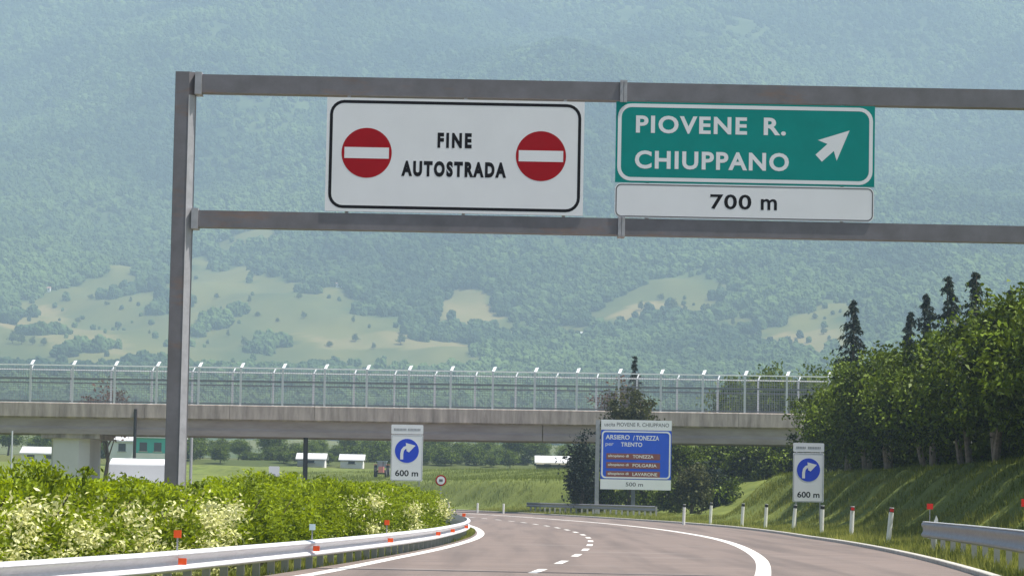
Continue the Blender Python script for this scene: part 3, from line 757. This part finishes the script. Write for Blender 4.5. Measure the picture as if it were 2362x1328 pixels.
ss = empty('small_sign', (-13.57, 165, 0)); tag(ss, 'small plain white square sign sticking up behind the hedge', 'road sign')
b_, t_ = on(ss); gz0 = ground(-13.57, 165)
b_(MB().plate(rrect(-13.88, -13.26, 2.25, 2.85, .05), 165, 165.02), 'panel', M['sign_white'])
b_(MB().tube([(-13.57,165.05,gz0-.4),(-13.57,165.05,2.8)], .03, 8), 'post', M['steel_dull'])
b_(MB().plate([(-13.68,2.27),(-13.46,2.27),(-13.50,2.42),(-13.64,2.42)], 164.994, 164.9995), 'symbol', M['sign_back'])

wp = empty('lamp_pole', (-34.9, 200, 0)); tag(wp, 'thin pale pole rising in front of the overpass left of its pier', 'pole')
b_, t_ = on(wp); gz0 = ground(-34.9, 200)
b_(MB().tube([(-34.9,200,gz0-.4),(-34.9,200,2.),(-34.9,200,5.3)], [.10,.085,.06], 10), 'shaft', M['fence'])
b_(MB().box(-35.02, -34.78, 199.86, 200.14, gz0-.1, gz0+.35), 'base', M['kerb'])
gp_ = empty('lamp_pole', (-24.3, 218, 0)); tag(gp_, 'thin grey pole just right of the gantry post beyond the hedge', 'pole')
b_, t_ = on(gp_); gz0 = ground(-24.3, 218)
b_(MB().tube([(-24.3,218,gz0-.4),(-24.3,218,2.),(-24.3,218,5.4)], [.13,.12,.11], 10), 'shaft', M['steel_dull'])
b_(MB().box(-24.5, -24.1, 217.8, 218.2, gz0-.1, gz0+.3), 'base', M['kerb'])

# ------------------------------------------------------------------ overpass
OV = empty('overpass', (0, 232, 0)); tag(OV, 'concrete road overpass with tall wire safety fences on both sides', 'overpass')
OV.rotation_euler = (0, R(-.22), 0)
def op(mb, name, m, parent=None): return mb.build(name, m, parent or OV)
DW = 9.5                                            # deck width
segs = [-92, -61.5, -30.45, 2.75, 34, 60]
for a, b2 in zip(segs[:-1], segs[1:]):
    for y0 in (.35, 3.0, 5.6, DW-1.05):
        # bulb girder: web with wider foot
        mb = MB(); p = [(y0+.08,7.2),(y0+.08,6.55),(y0,6.35),(y0,5.92),(y0+.7,5.92),(y0+.7,6.35),(y0+.62,6.55),(y0+.62,7.2)]
        mb.add([(a+.04, u, w) for u, w in p]+[(b2-.04, u, w) for u, w in p], [tuple(range(8))[::-1], tuple(range(8,16))]+[(i,(i+1)%8,(i+1)%8+8,i+8) for i in range(8)])
        op(mb, 'girder', M['concrete_girder'])
op(MB().box(segs[0], segs[-1], .3, DW-.3, 7.2, 7.75), 'deck_slab', M['concrete'])
x = segs[0]
while x < segs[-1]-1:
    for y0, y1 in ((0, .42), (DW-.42, DW)):
        mb = MB(); p = [(y0,7.30),(y1,7.30),(y1,8.40),(y1-.05,8.45),(y0+.05,8.45),(y0,8.40)]
        mb.add([(x+.012, u, w) for u, w in p]+[(x+6.908, u, w) for u, w in p], [tuple(range(6))[::-1], tuple(range(6,12))]+[(i,(i+1)%6,(i+1)%6+6,i+6) for i in range(6)])
        op(mb, 'edge_beam', M['concrete'])
    x += 6.92
def fence_post_mesh():
    mb = MB().box(-.085, .085, -.05, .05, 0, 3.08)
    return mb.mesh('fence_post')
def fence_arm_mesh(w):
    mb = MB()
    p0, p1 = (0, 0, 3.0), (.18, .22, 3.42)
    v = []
    for (x, y, z) in (p0, p1):
        v += [(x-w,y-.03,z-.02),(x+w,y-.03,z+.02),(x+w,y+.03,z+.05),(x-w,y+.03,z+.01)]
    mb.add(v, [(0,1,5,4),(1,2,6,5),(2,3,7,6),(3,0,4,7),(0,3,2,1),(4,5,6,7)]); return mb.mesh('fence_arm')
PITCH = 3.43
def wire_mesh():
    mb = MB(); w = .0105
    n1 = 17
    for i in range(1, n1): xx_ = PITCH*i/n1; mb.box(xx_-w, xx_+w, -w, w, .12, 2.98)
    for j in range(1, 15): zz = .12+2.86*j/15; mb.box(.05, PITCH-.05, w, 3*w, zz-w, zz+w)
    return mb.mesh('wire_panel')
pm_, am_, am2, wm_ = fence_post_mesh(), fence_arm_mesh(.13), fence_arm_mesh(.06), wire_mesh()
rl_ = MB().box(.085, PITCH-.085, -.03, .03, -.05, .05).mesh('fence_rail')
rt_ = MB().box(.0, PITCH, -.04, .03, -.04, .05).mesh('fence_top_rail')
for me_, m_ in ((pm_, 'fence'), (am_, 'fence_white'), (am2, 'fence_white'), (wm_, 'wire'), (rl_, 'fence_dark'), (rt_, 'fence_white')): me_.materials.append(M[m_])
for side, y0, x0_ in ((0, .16, -39.11), (1, DW-.16, -39.11+PITCH*.55)):
    for k in range(-8, 22):
        x = x0_+k*PITCH
        if x > 40: break
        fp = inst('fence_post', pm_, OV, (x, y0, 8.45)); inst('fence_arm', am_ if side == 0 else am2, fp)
        inst('wire_panel', wm_, OV, (x, y0, 8.45))
        inst('fence_rail', rl_, OV, (x, y0, 8.45+1.95)); inst('fence_rail', rl_, OV, (x, y0, 8.45+.12))
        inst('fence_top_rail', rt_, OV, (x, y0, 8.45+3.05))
# pier and drain pipes
mb = MB(); pr_ = []
for cx_, a0 in ((-35.05, -90), (-36.45, 90)):
    for i in range(7):
        a = R(a0+180*i/6); pr_.append((cx_+.9*math.cos(a)*.9, DW/2+(3.9+.55*0)*math.sin(a)))
op(MB().prism([( -37.25,.9),(-35.15,.9),(-34.35,1.6),(-34.35,DW-1.6),(-35.15,DW-.9),(-37.25,DW-.9),(-37.45,DW-1.4),(-37.45,1.4)], -.6, 5.55), 'pier', M['pier'])
op(MB().box(-38.2, -33.4, .5, DW-.5, 5.55, 5.92), 'pier_cap', M['concrete'])
op(MB().tube([(-30.45,-.10,8.0),(-30.45,-.10,4.),(-30.45,-.10,-.4)], .13, 10), 'drain_pipe', M['post_black'])
op(MB().tube([(-16.6,.9,6.4),(-16.6,.9,3.),(-16.6,.9,-.4)], .2, 10), 'drain_pipe', M['post_black'])
for xa in (33.0, -66):
    op(MB().box(xa, xa+3.5, .4, DW-.4, -1, 5.92), 'abutment', M['concrete'])

# ------------------------------------------------------------------ the hedge in the median
def shrub_variant(seed):
    rng = np.random.default_rng(seed)
    P, ct, od = crown_points(rng, 165, 58, (1.36, 1.42, .98), .12, .74, zmin=-.7, flat=.9)
    P[:,2] += .93
    P[:,2] += (P[:,2] > 1.4)*np.abs(rng.standard_normal(len(P)))*.04
    P[:,2] = np.where(P[:,2] > 1.72, 1.72+(P[:,2]-1.72)*.45, P[:,2])
    k = (P[:,2] > .05) & (rng.random(len(P)) < .35+P[:,2]); P, ct, od = P[k], ct[k], od[k]
    hg = np.clip((P[:,2]-.6)/1.2, 0, 1)  # leaf tint lightens with height, light from above put into the colour
    me1 = leaf_mesh('foliage', P, .105, rng, .36, up=.6, outd=od*.6, m=M['hedge'], droop=.05, tint=.12+.62*ct+.15*hg)
    # pale leaves all round the shrub, in clumps of their own
    nq = 24; th = rng.random(nq)*6.283; C2 = np.stack([1.42*np.cos(th), 1.46*np.sin(th), .25+1.15*rng.random(nq)**1.2], 1)
    C2[:,:2] *= (1.02-.22*np.clip(C2[:,2:]-1.0, 0, 1))*rng.uniform(.94, 1.04, (nq,1))
    P2 = np.repeat(C2, 90, 0)+rng.standard_normal((nq*90, 3))*np.array([.11,.15,.12])
    me2 = leaf_mesh('pale_foliage', P2, .09, rng, .42, up=.2, m=M['hedge_pale'], droop=.05)
    mb = MB()
    for i in range(6):
        a = 6.283*i/6+rng.random(); mb.tube([(.1*math.cos(a),.1*math.sin(a),-.2),(.35*math.cos(a),.35*math.sin(a),.6),(.75*math.cos(a+.3),.75*math.sin(a+.3),1.35)], [.035,.028,.012], 6)
    st = mb.mesh('stem'); st.materials.append(M['bark'])
    return me1, me2, st
SV = [shrub_variant(20+i) for i in range(5)]
rg = random.Random(11)
q = s_of_y(24); k = 0
while q < s_of_y(101):
    o_ = lrail_o(q)-2.05+rg.uniform(-.28, .22); x, y = off(q, o_)
    if 49.6 < y < 52.4 or 64.6 < y < 68.0: q += .8; continue
    pale = (y < 50 and k % 6 != 3) or 64 < y < 66 or 67 < y < 69.5 or (y > 72 and k % 7 == 0)
    if pale: lb, gp3 = 'hedge shrub with clusters of cream-yellow leaves behind the bright guardrail', 'pale-leaved hedge shrubs in the median'
    else: lb, gp3 = 'plain yellow-green hedge shrub behind the bright guardrail', 'green hedge shrubs in the median'
    if q+1.75 >= s_of_y(101): lb, gp3 = 'last shrub at the far end of the hedge, next to open road', None
    r = empty('hedge_shrub', (float(x), float(y), -.12), rg.uniform(0, 6.28)); tag(r, lb, 'shrub', gp3)
    f, pf_, st = SV[k % 5]; h_ = float(np.interp(y, [24,40,46.5,52,62,80,101], [.93,.96,.83,.91,.98,.93,.90]))*rg.uniform(.92, 1.05)
    inst('foliage', f, r, sc=(1,1,h_)); inst('stem', st, r)
    if pale: inst('pale_foliage', pf_, r, sc=(1,1,h_))
    q += 1.75; k += 1
# the post is set into the hedge; grass and weeds under the rails and on the verge
def grass(name, label, sA, sB, of0, of1, nb, hmin, hmax, seed, m='grass_blade', weeds=0):
    rng = np.random.default_rng(seed); s_ = sA+(sB-sA)*rng.random(nb); f = rng.random(nb)
    a_ = np.array([of0(q) if callable(of0) else of0 for q in s_]); c_ = np.array([of1(q) if callable(of1) else of1 for q in s_])
    o_ = a_+(c_-a_)*f; x, y = off(s_, o_); z = ground_so(s_, o_)
    h_ = hmin+(hmax-hmin)*rng.random(nb)**2*(.55+.45*np.sin(x*1.1+y*.45)*np.sin(y*.7+1)); h_ = np.maximum(h_, hmin*.7)
    ang = rng.random(nb)*6.283; w = .010+.012*rng.random(nb)+h_*.012
    ln = rng.standard_normal((nb, 2))*.28*h_[:,None]
    B0 = np.stack([x-np.cos(ang)*w, y-np.sin(ang)*w, z-.03], 1); B1 = np.stack([x+np.cos(ang)*w, y+np.sin(ang)*w, z-.03], 1)
    T = np.stack([x+ln[:,0], y+ln[:,1], z+h_], 1)
    V = np.stack([B0, B1, T], 1).reshape(-1, 3); me = np_mesh(name, V, np.arange(nb*3).reshape(-1, 3))
    a = me.attributes.new('tint', 'FLOAT', 'POINT'); a.data.foreach_set('value', np.repeat(np.clip(.15+.7*rng.random(nb)+.2*np.sin(x*.8+y*.3), 0, 1), 3).astype(np.float32))
    me.materials.append(M[m]); o = link(bpy.data.objects.new(name, me)); tag(o, label, 'grass', kind='stuff'); return o
kk = lambda d: (lambda q: float(kerb_o(q))+d)
grass('verge_grass', 'long sunlit grass on the verge beside the right lane', s_of_y(40), s_of_y(125), kk(.18), kk(4.5), 60000, .10, .48, 1)
grass('verge_grass', 'grass on the outer verge of the far bend', s_of_y(125), s_of_y(260), kk(.18), kk(6), 45000, .12, .45, 2)
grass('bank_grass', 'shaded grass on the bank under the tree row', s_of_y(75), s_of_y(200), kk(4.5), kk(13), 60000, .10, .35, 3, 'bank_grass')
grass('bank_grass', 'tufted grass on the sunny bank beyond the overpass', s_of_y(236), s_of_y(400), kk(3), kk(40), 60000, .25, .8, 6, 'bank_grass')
grass('median_grass', 'dry grass under the bright guardrail', s_of_y(28), s_of_y(150), -5.2, -4.0, 26000, .06, .25, 4)

# ------------------------------------------------------------------ trees
rng = np.random.default_rng(77)
def broad(seed, nc, per, rad, cs, zc, leaf, m, trunk_h, r0, bark, aspect=.55):
    rg_ = np.random.default_rng(seed); P, ct, od = crown_points(rg_, nc, per, rad, cs, .5, zmin=-.9, flat=.65); P[:,2] += zc
    c = leaf_mesh('crown', P, leaf, rg_, aspect, up=.2, outd=od*.4, m=m, tint=.08+.8*ct)
    t = trunk_mesh('trunk', rg_, trunk_h, r0, 6, rad[0]*.7, bark)
    return t, c
ROW = [broad(100+i, 330, 56, (3.35, 3.4, 2.65), .34, 3.3, .22, M['leaf'], 4.0, .15, M['bark_pale']) for i in range(4)]
row = [(18.6,80,.98),(18.4,87,.98),(19.0,93,.98),(18.7,99,1.0),(19.2,104.5,1.02),(18.8,110,1.0),(19.7,115,1.04),(19.6,121,1.0),(20.2,127,1.03),(19.8,133,1.02),(20.3,139,1.05),(19.3,145,1.02),(20.2,151,1.05),(19.8,158,1.02),(20.9,165,1.05),(20.4,172,1.03),(21.4,179,1.0),(22.2,187,.98),  # first two trees are out of view, added to shade the bank
       (23.4,108,1.0),(23.6,120,1.04),(24,134,1.04),(24.4,148,1.05),(25,162,1.05)]
for i, (x, y, s_) in enumerate(row):
    lb = 'leafy yellow-green tree with a short pale trunk in the row on top of the bank' if i < 18 else 'green tree standing behind the front row on the bank'
    gp2 = 'trees in the row on the bank' if i < 18 else 'trees behind the row on the bank'
    if i == 17: lb, gp2 = 'last tree of the row on the bank, nearest the overpass', None
    tree('broadleaf_tree', (x, y, ground(x, y)-.05), *ROW[i % 4], lb, gp2, rz=i*1.9, sc=s_, scz=s_*(1+.10*math.sin(i*2.3)))
def conifer(seed, h, rb, m, layers=22, per=9, droop=.35, nl=26, leaf=.30):
    rg_ = np.random.default_rng(seed); mb = MB(); mb.tube([(0,0,-.4),(0,0,h*.5),(rg_.normal()*.1,0,h*.98)], [.22,.13,.02], 8)
    P = []; od = []
    for i in range(layers):
        t = (i+.3)/layers; r = rb*(1-t)**.85*(.75+.4*rg_.random())+.10
        for j in range(per):
            if rg_.random() < .16: continue
            z = h*(.10+.9*t)+rg_.normal()*h*.022
            a = 6.283*(j+rg_.random()*1.2)/per+i; rr_ = r*(.45+.75*rg_.random())
            e = Vector((math.cos(a)*rr_, math.sin(a)*rr_, z-rr_*droop)); s0_ = Vector((0, 0, z+.1))
            if i % 2 == 0 and j % 2 == 0: mb.tube([tuple(s0_), tuple(e)], [.03, .008], 4, False)
            u = rg_.random(nl)**.7
            q_ = np.array(s0_)[None]*(1-u)[:,None]+np.array(e)[None]*u[:,None]+rg_.standard_normal((nl,3))*np.array([.10,.10,.08])*(.5+rr_*.35)
            P.append(q_); od.append(np.repeat(np.array([[math.cos(a)*1.2, math.sin(a)*1.2, -.6]]), nl, 0))
    P = np.concatenate(P); od = np.concatenate(od)
    c = leaf_mesh('crown', P, leaf, rg_, .28, up=0, outd=od, m=m, droop=.2)
    tr = mb.mesh('trunk'); tr.materials.append(M['bark']); return tr, c
CON = [conifer(200+i, 12.0, (3.1, 2.3, 3.0)[i], M['leaf_dark'], 26, 9, (.45, .25, .35)[i]) for i in range(3)]
for i, (x, y, zt, v, lb) in enumerate([(22.9,190,15.0,0,'dark conifer with drooping branches rising alone above the left end of the tree row'),
        (27.4,195,14.7,1,'short dark conifer, lowest tip of the cluster above the tree row'),
        (27.8,190,15.6,1,'slim dark conifer beside the tallest pair above the tree row'),
        (27.75,180,16.0,1,'tall slender dark conifer in the pair above the tree row'),
        (28.55,175,15.75,2,'tall broad dark conifer in the pair above the tree row'),
        (29.9,170,14.3,2,'dark conifer tip barely showing over the green crowns')]):
    g_ = ground(x, y); s_ = (zt-g_)/12.0
    tree('conifer_tree', (x, y, g_-.05), *CON[v], lb, None, rz=i*1.3, sc=s_)
# trees around and behind the overpass
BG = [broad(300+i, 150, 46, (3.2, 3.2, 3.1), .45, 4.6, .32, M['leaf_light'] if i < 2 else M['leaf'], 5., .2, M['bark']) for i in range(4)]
BR = broad(330, 120, 44, (2.7, 2.3, 3.5), .34, 6.2, .28, M['leaf_brown'], 7., .2, M['bark'])
CE = broad(331, 110, 40, (1.25, 1.4, 2.6), .3, 2.9, .24, M['leaf_dark'], 4.5, .15, M['bark'])
SH = broad(332, 100, 40, (1.6, 1.6, 2.4), .3, 2.4, .26, M['leaf_brown'], 3.4, .13, M['bark'])
def put(name, x, y, T, lb, gp3=None, rz=0, sc=1., scz=None, cat='tree'):
    return tree(name, (x, y, ground(x, y)-.05), *T, lb, gp3, rz, sc, cat, scz=scz)
put('broadleaf_tree', 9.3, 220.5, BR, 'brownish tree in front of the overpass right above the big blue sign', sc=1.02, scz=1.06)
put('dark_tree', 5.6, 219, CE, 'dark dense evergreen left of the big blue sign', sc=1.1, scz=1.08)
put('dark_shrub', 13.9, 216, SH, 'brown-green shrub right of the big blue sign', sc=1.0, scz=.95, cat='shrub')
put('dark_shrub', 15.6, 221, CE, 'dark evergreen shrub under the overpass right of the big blue sign', sc=1.0, scz=.75, cat='shrub')
RD = broad(333, 90, 40, (3.0, 3., 3.4), .42, 8.2, .34, M['leaf_red'], 8.5, .2, M['bark'])
put('copper_tree', -36.8, 258, RD, 'reddish-brown tree seen through the fence above the pier', sc=1.05, scz=.98)
put('conifer_tree', 11.2, 256, conifer(210, 12.0, 2.2, M['leaf_dark']), 'dark pointed tree rising just above the overpass fence behind the blue sign', sc=.92, scz=.92)
put('broadleaf_tree', 10.4, 262, RD, 'brownish crown seen through the overpass fence behind the blue sign', sc=.95, scz=.82, rz=2)
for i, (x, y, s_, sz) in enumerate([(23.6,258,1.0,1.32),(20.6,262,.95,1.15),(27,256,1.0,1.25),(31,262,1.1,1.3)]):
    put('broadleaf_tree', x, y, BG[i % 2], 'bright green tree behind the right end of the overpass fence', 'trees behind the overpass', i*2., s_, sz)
for i, (x, y, s_, sz) in enumerate([(15,262,1.,.75),(18.5,252,1.,.72),(22.5,249,1.,.75),(26.5,249,1.1,.8),(30,249,1.1,.9)]):  # trees added as a dark backdrop where deep shade lies
    put('broadleaf_tree', x, y, BG[2+i % 2], 'dark green tree added as a dark backdrop beyond the right end of the overpass', 'backdrop trees beyond the overpass', i*2.2, s_, sz)
BU = broad(340, 90, 40, (2.6, 2.4, 1.9), .36, 1.7, .30, M['leaf'], 2.6, .1, M['bark'])
for i, (x, y, s_) in enumerate([(12.4,248,1.),(15.2,246,1.05),(18,248.5,1.1),(20.8,246,1.1),(23.6,247,1.),(26.2,246,1.1),(29.5,246.5,1.1),(14,252,1.2),(19.4,252,1.2),(25,253,1.2)]):  # shrubs added to fill a gap that is only dark shade
    put('dark_shrub', x, y, BU, 'dark shrub added to darken the gap under the right end of the overpass', 'shrubs added to darken under the overpass', i*1.7, s_, cat='shrub')
for i, (x, y, s_, sz) in enumerate([(6.2,221.5,.6,.75),(7.2,221,.7,.8),(10.4,221.5,.75,.8),(12.6,219.5,.7,.9),(16.2,221,.8,.9)]):
    put('dark_shrub', x, y, BU, 'dark low shrub around the foot of the big blue sign', 'shrubs behind the big blue sign', i*1.7, s_, sz, cat='shrub')
for i in range(19):  # row added to keep sunlit ground from showing between the trunks
    y = 94+i*5.2; x = 22.2+.6*math.sin(i*2.1)+(.02*(y-94))
    put('dark_shrub', x, y, BU, 'dark undergrowth shrub added to close the bright gaps behind the trunks of the tree row', 'added undergrowth behind the tree row', i*1.7, .95+.15*math.sin(i*1.3), cat='shrub')
rg = random.Random(8)
def zfar(x, y): return max(float(hill_z(np.array(x), np.array(float(y)))), ground(x, y) if y < 440 else 0) if y > 470 else max(ground(x, y), 3.0)
for i in range(44):
    x = -92+i*2.75+rg.uniform(-1.5, 1.5); y = rg.uniform(500, 560)
    if x > 22: continue
    s_ = rg.uniform(.55, 1.05)
    tree('field_tree', (x, y, zfar(x, y)-.2), *BG[i % 4], 'green tree in the belt across the field under the overpass', 'trees in the belt beyond the overpass', i*1.1, s_, scz=s_*rg.uniform(.7, 1.0))
for i in range(46):
    x = -80+i*2.3+rg.uniform(-1.2, 1.2); y = rg.uniform(489, 508)
    if x > 24: continue
    s_ = rg.uniform(.5, 1.1)
    tree('field_shrub', (x, y, zfar(x, y)-.3), *BU, 'low green shrub in front of the tree belt beyond the overpass', 'shrubs along the tree belt', i*1.3, s_, cat='shrub', scz=s_*rg.uniform(.7, 1.2))
# trees and houses on the lower slopes
DOTS = [(-96,2476,1.5),(-232,2468,1),(-201,2452,1.1),(-233,2608,0.9),(-251,2520,0.9),(-412,2392,1.2),(-402,2388,1.3),(-392,2384,1.2),(-421,2400,1.3),(-367,2732,0.8),(-390,2732,0.8),(155,2544,1.2),(146,2548,1.4),(117,2564,1.3),(137,2600,1.2),(174,2524,1.1),(190,2596,1.3),(-157,2456,0.9),(-119,2460,1.1),(-190,2596,0.8),(-279,2576,0.7),(-213,2588,0.8),(-284,2732,0.9),(-142,2552,0.8),(-404,2648,0.8),(-321,2520,0.8),(-201,2680,0.9),(-246,2660,0.9),(260,2364,1),(260,2432,1),(190,2432,1),(-136,2484,0.9),(-266,2492,0.9),(-415,2800,0.9)]
FT = broad(350, 60, 26, (3.6, 3.6, 3.6), .7, 5.0, .9, M['leaf'], 4.5, .3, M['bark'])
for i, (x, y, s_) in enumerate(DOTS):
    z = float(hill_z(np.array(float(x)), np.array(float(y))))
    tree('meadow_tree', (x, y, z-.4), *FT, 'lone dark tree standing on the pale meadow at the foot of the mountain', 'lone trees on the meadow', i*.7, s_*(.72+.25*math.sin(i*2.7)), scz=s_*(.72+.2*math.sin(i*1.7)))
def house(name, x, y, w, d, h, label, wall, roof, rz=0., z=None, pitch=.35, nwin=3, group=None, cat='house', band=None):
    z = (float(hill_z(np.array(float(x)), np.array(float(y))))-.3 if z is None else z)
    r = empty(name, (x, y, z), rz); tag(r, label, cat, group)
    MB().box(-w/2, w/2, -d/2, d/2, -1.5, h).build('wall', wall, r)
    e = .3; hp = pitch*d/2; mb = MB(); L = [(-d/2-e, h+.0-pitch*e), (0, h+hp), (d/2+e, h-pitch*e)]
    v = []
    for xx_ in (-w/2-e, w/2+e):
        for a, b in L: v.append((xx_, a, b+.02))
        for a, b in L: v.append((xx_, a, b+.22))
    mb.add(v, [(0,1,7,6),(1,2,8,7),(3,9,10,4),(4,10,11,5),(0,6,9,3),(2,5,11,8),(0,3,4,1),(1,4,5,2),(6,7,10,9),(7,8,11,10)]); mb.build('roof', roof, r)
    for sx in (-1, 1):
        MB().add([(sx*(w/2-.01),-d/2,h),(sx*(w/2-.01),d/2,h),(sx*(w/2-.01),0,h+hp)], [(0,1,2)]).build('gable', wall, r)
    for i in range(nwin):
        xx_ = -w/2+w*(i+.5)/nwin; wd = MB().box(xx_-.55, xx_+.55, -d/2-.04, -d/2+.1, h*.42, h*.42+min(1.3, h*.45)).build('window', M['window'], r)
        MB().box(xx_-.7, xx_+.7, -d/2-.14, -d/2-.045, h*.42-.12, h*.42).build('sill', M['kerb'], wd)
    if band: MB().box(-w/2-.03, w/2+.03, -d/2-.06, -d/2-.02, h*.12, h*.34).build('wall_band', band, r)
    return r
for i, (x, y, w, lb) in enumerate([(-466,2836,10,'small pale farmhouse above the meadow left of the gantry post'),
        (-221,3020,7,'tiny white house below the lower beam on the mountain side'),
        (-168,2756,6,'tiny white house at the upper edge of the wide meadow'),
        (-323,3148,5,'tiny house on the small high clearing'),
        (-514,2872,6,'tiny pale house at the left end of the meadows'),
        (64,2508,8,'small pale farmhouse below the tan field on the lower slope')]):
    house('farmhouse', x, y, w, 6, 3.2, lb, M['wall_white'], M['roof_tile'] if i % 2 == 0 else M['roof_grey'], nwin=3)
house('shed', -33.4, 484, 4.6, 5, 1.0, 'low white shed in the field seen left of the drain pipe', M['wall_white'], M['roof_grey'], z=6.0, nwin=1, cat='building')
house('shed', -26.6, 485, 3.8, 5, .95, 'low white shed in the field seen right of the drain pipe', M['wall_white'], M['roof_grey'], z=6.0, nwin=1, cat='building')
house('shed', 8.4, 484, 7.4, 6, 1.05, 'long low white shed left of the dark evergreen by the blue sign', M['wall_white'], M['roof_grey'], z=6.1, nwin=2, cat='building')
house('warehouse', -51.9, 425, 6.4, 8, 3.4, 'teal and white clad warehouse seen under the overpass left of the gantry post', M['wall_teal'], M['roof_grey'], z=5.6, nwin=3, cat='building', band=M['wall_white'], pitch=.1)
house('shed', -70, 428, 5.5, 5, 1.2, 'low pale shed left of the overpass pier', M['wall_white'], M['roof_grey'], z=5.2, nwin=2, cat='building')
house('shed', -58.6, 434, 4.2, 5, 2.6, 'white shed beside the teal warehouse', M['wall_white'], M['roof_grey'], z=6.0, nwin=1, cat='building')
# the pale field strip beyond the bank
mb = MB()
vv = []; nxs = np.linspace(-130, 25, 60)
for x in nxs:
    for y in (456+3*math.sin(x/9), 482+3*math.sin(x/13)):
        vv.append((x, y, max(float(hill_z(np.array(x), np.array(y))), 5.35)+.12))
mb.add(vv, [(2*i, 2*i+2, 2*i+3, 2*i+1) for i in range(len(nxs)-1)])
fs = mb.build('stubble_field', mat('stubble', (.50, .44, .24), .95, var=.15, scale=.3)); fs['kind'] = 'structure'

# ------------------------------------------------------------------ vehicles
def wheel(root, x, y, z, r, w, name='wheel'):
    pts = [(x-w/2, y, z), (x+w/2, y, z)]
    wh = MB().tube([(x-w/2,y,z),(x-w/2+.03,y,z),(x+w/2-.03,y,z),(x+w/2,y,z)], [r*.88, r, r, r*.88], 18).build(name, M['rubber'], root)
    MB().tube([(x-w/2-.012,y,z),(x+w/2+.012,y,z)], r*.58, 14).build('rim', M['steel_dull'], wh)
    return wh
vx, vy = -11.0, 85.0
van = empty('white_van', (vx, vy, 0), R(4)); tag(van, 'white box van on the opposite carriageway, its roof showing over the hedge', 'van')
prof = [(-.3,.35),(-.3,.95),(.15,1.02),(.50,1.10),(.80,1.50),(.74,1.56),(.70,2.12),(.84,2.28),(5.0,2.28),(5.1,2.2),(5.1,.35)]
mb = MB(); n_ = len(prof)
for sx in (-1, 1):
    for p in prof: mb.v.append((sx*(.98 if p[1] < 2.2 else .90), p[0], p[1]))
mb.f = [tuple(range(n_)), tuple(range(n_, 2*n_))[::-1]]+[(i, i+n_, (i+1) % n_+n_, (i+1) % n_) for i in range(n_)]
vb = mb.build('body', M['van_white'], van)
bv = vb.modifiers.new('b', 'BEVEL'); bv.width = .09; bv.segments = 3
MB().add([(-.88,.53,1.13),(.88,.53,1.13),(.86,.78,1.47),(-.86,.78,1.47)], [(0,1,2,3)]).build('windscreen', M['glass'], van).location = (0, -.03, .02)
for sx in (-1, 1):
    MB().box(sx*.975-.02, sx*.975+.02, 1.0, 1.7, 1.12, 1.48).build('side_window', M['glass'], van)
    MB().bevel_box(sx*.72-.16, sx*.72+.16, -.33, -.25, .72, .92, .03).build('headlight', M['reflector_white'], van)
    for yv in (.55, 4.1): wheel(van, sx*.85, yv, .34, .34, .22)
    MB().box(sx*1.12-.1, sx*1.12+.1, 1.15, 1.22, 1.3, 1.55).build('mirror', M['post_black'], van)
MB().box(-.97, .97, -.38, -.28, .32, .62).build('bumper', M['post_black'], van)
tx_, ty_ = -16.93, 380.0
tg = max(ground(tx_, ty_), 3.6)
tr = empty('tractor', (tx_, ty_, tg), 0); tag(tr, 'small reddish tractor with dark wheels on the field left of the hedge sign', 'tractor')
for sx in (-1, 1):
    wheel(tr, sx*.82, .9, .82, .82, .42); wheel(tr, sx*.62, -1.1, .5, .5, .28)
    MB().box(sx*.80-.26, sx*.80+.26, .2, 1.6, 1.66, 1.74).build('mudguard', M['tractor_red'], tr)
MB().bevel_box(-.36, .36, -1.9, .3, .62, 1.42, .05).build('bonnet', M['tractor_red'], tr)
MB().bevel_box(-.62, .62, .25, 1.5, 1.3, 2.05, .06).build('cab', M['cab'], tr)
MB().bevel_box(-.72, .72, .15, 1.6, 2.05, 2.2, .08).build('roof', M['cab'], tr)
MB().tube([(.25,-1.2,1.4),(.25,-1.2,2.1)], .05, 8).build('exhaust', M['post_black'], tr)
MB().box(-.75, .75, .75, 1.05, .7, .95).build('axle', M['post_black'], tr)
MB().box(-.55, .55, -1.2, -1.0, .42, .58).build('front_axle', M['post_black'], tr)

# ------------------------------------------------------------------ the hazy air
hz = MB().box(-1650, 1650, -300, 5400, -6, 1150).build('haze', mat('haze_surface', (1,1,1)))
hmz = bpy.data.materials.new('haze'); hmz.use_nodes = True; hn = hmz.node_tree.nodes; hn.clear()
pv = hn.new('ShaderNodeVolumePrincipled'); pv.inputs['Color'].default_value = (.50, .665, .825, 1); pv.inputs['Density'].default_value = 2.4e-4; pv.inputs['Anisotropy'].default_value = .1
ho = hn.new('ShaderNodeOutputMaterial'); hmz.node_tree.links.new(pv.outputs[0], ho.inputs['Volume'])
hz.data.materials.clear(); hz.data.materials.append(hmz); tag(hz, 'pale blue haze in the air before the mountain', 'haze', kind='stuff')
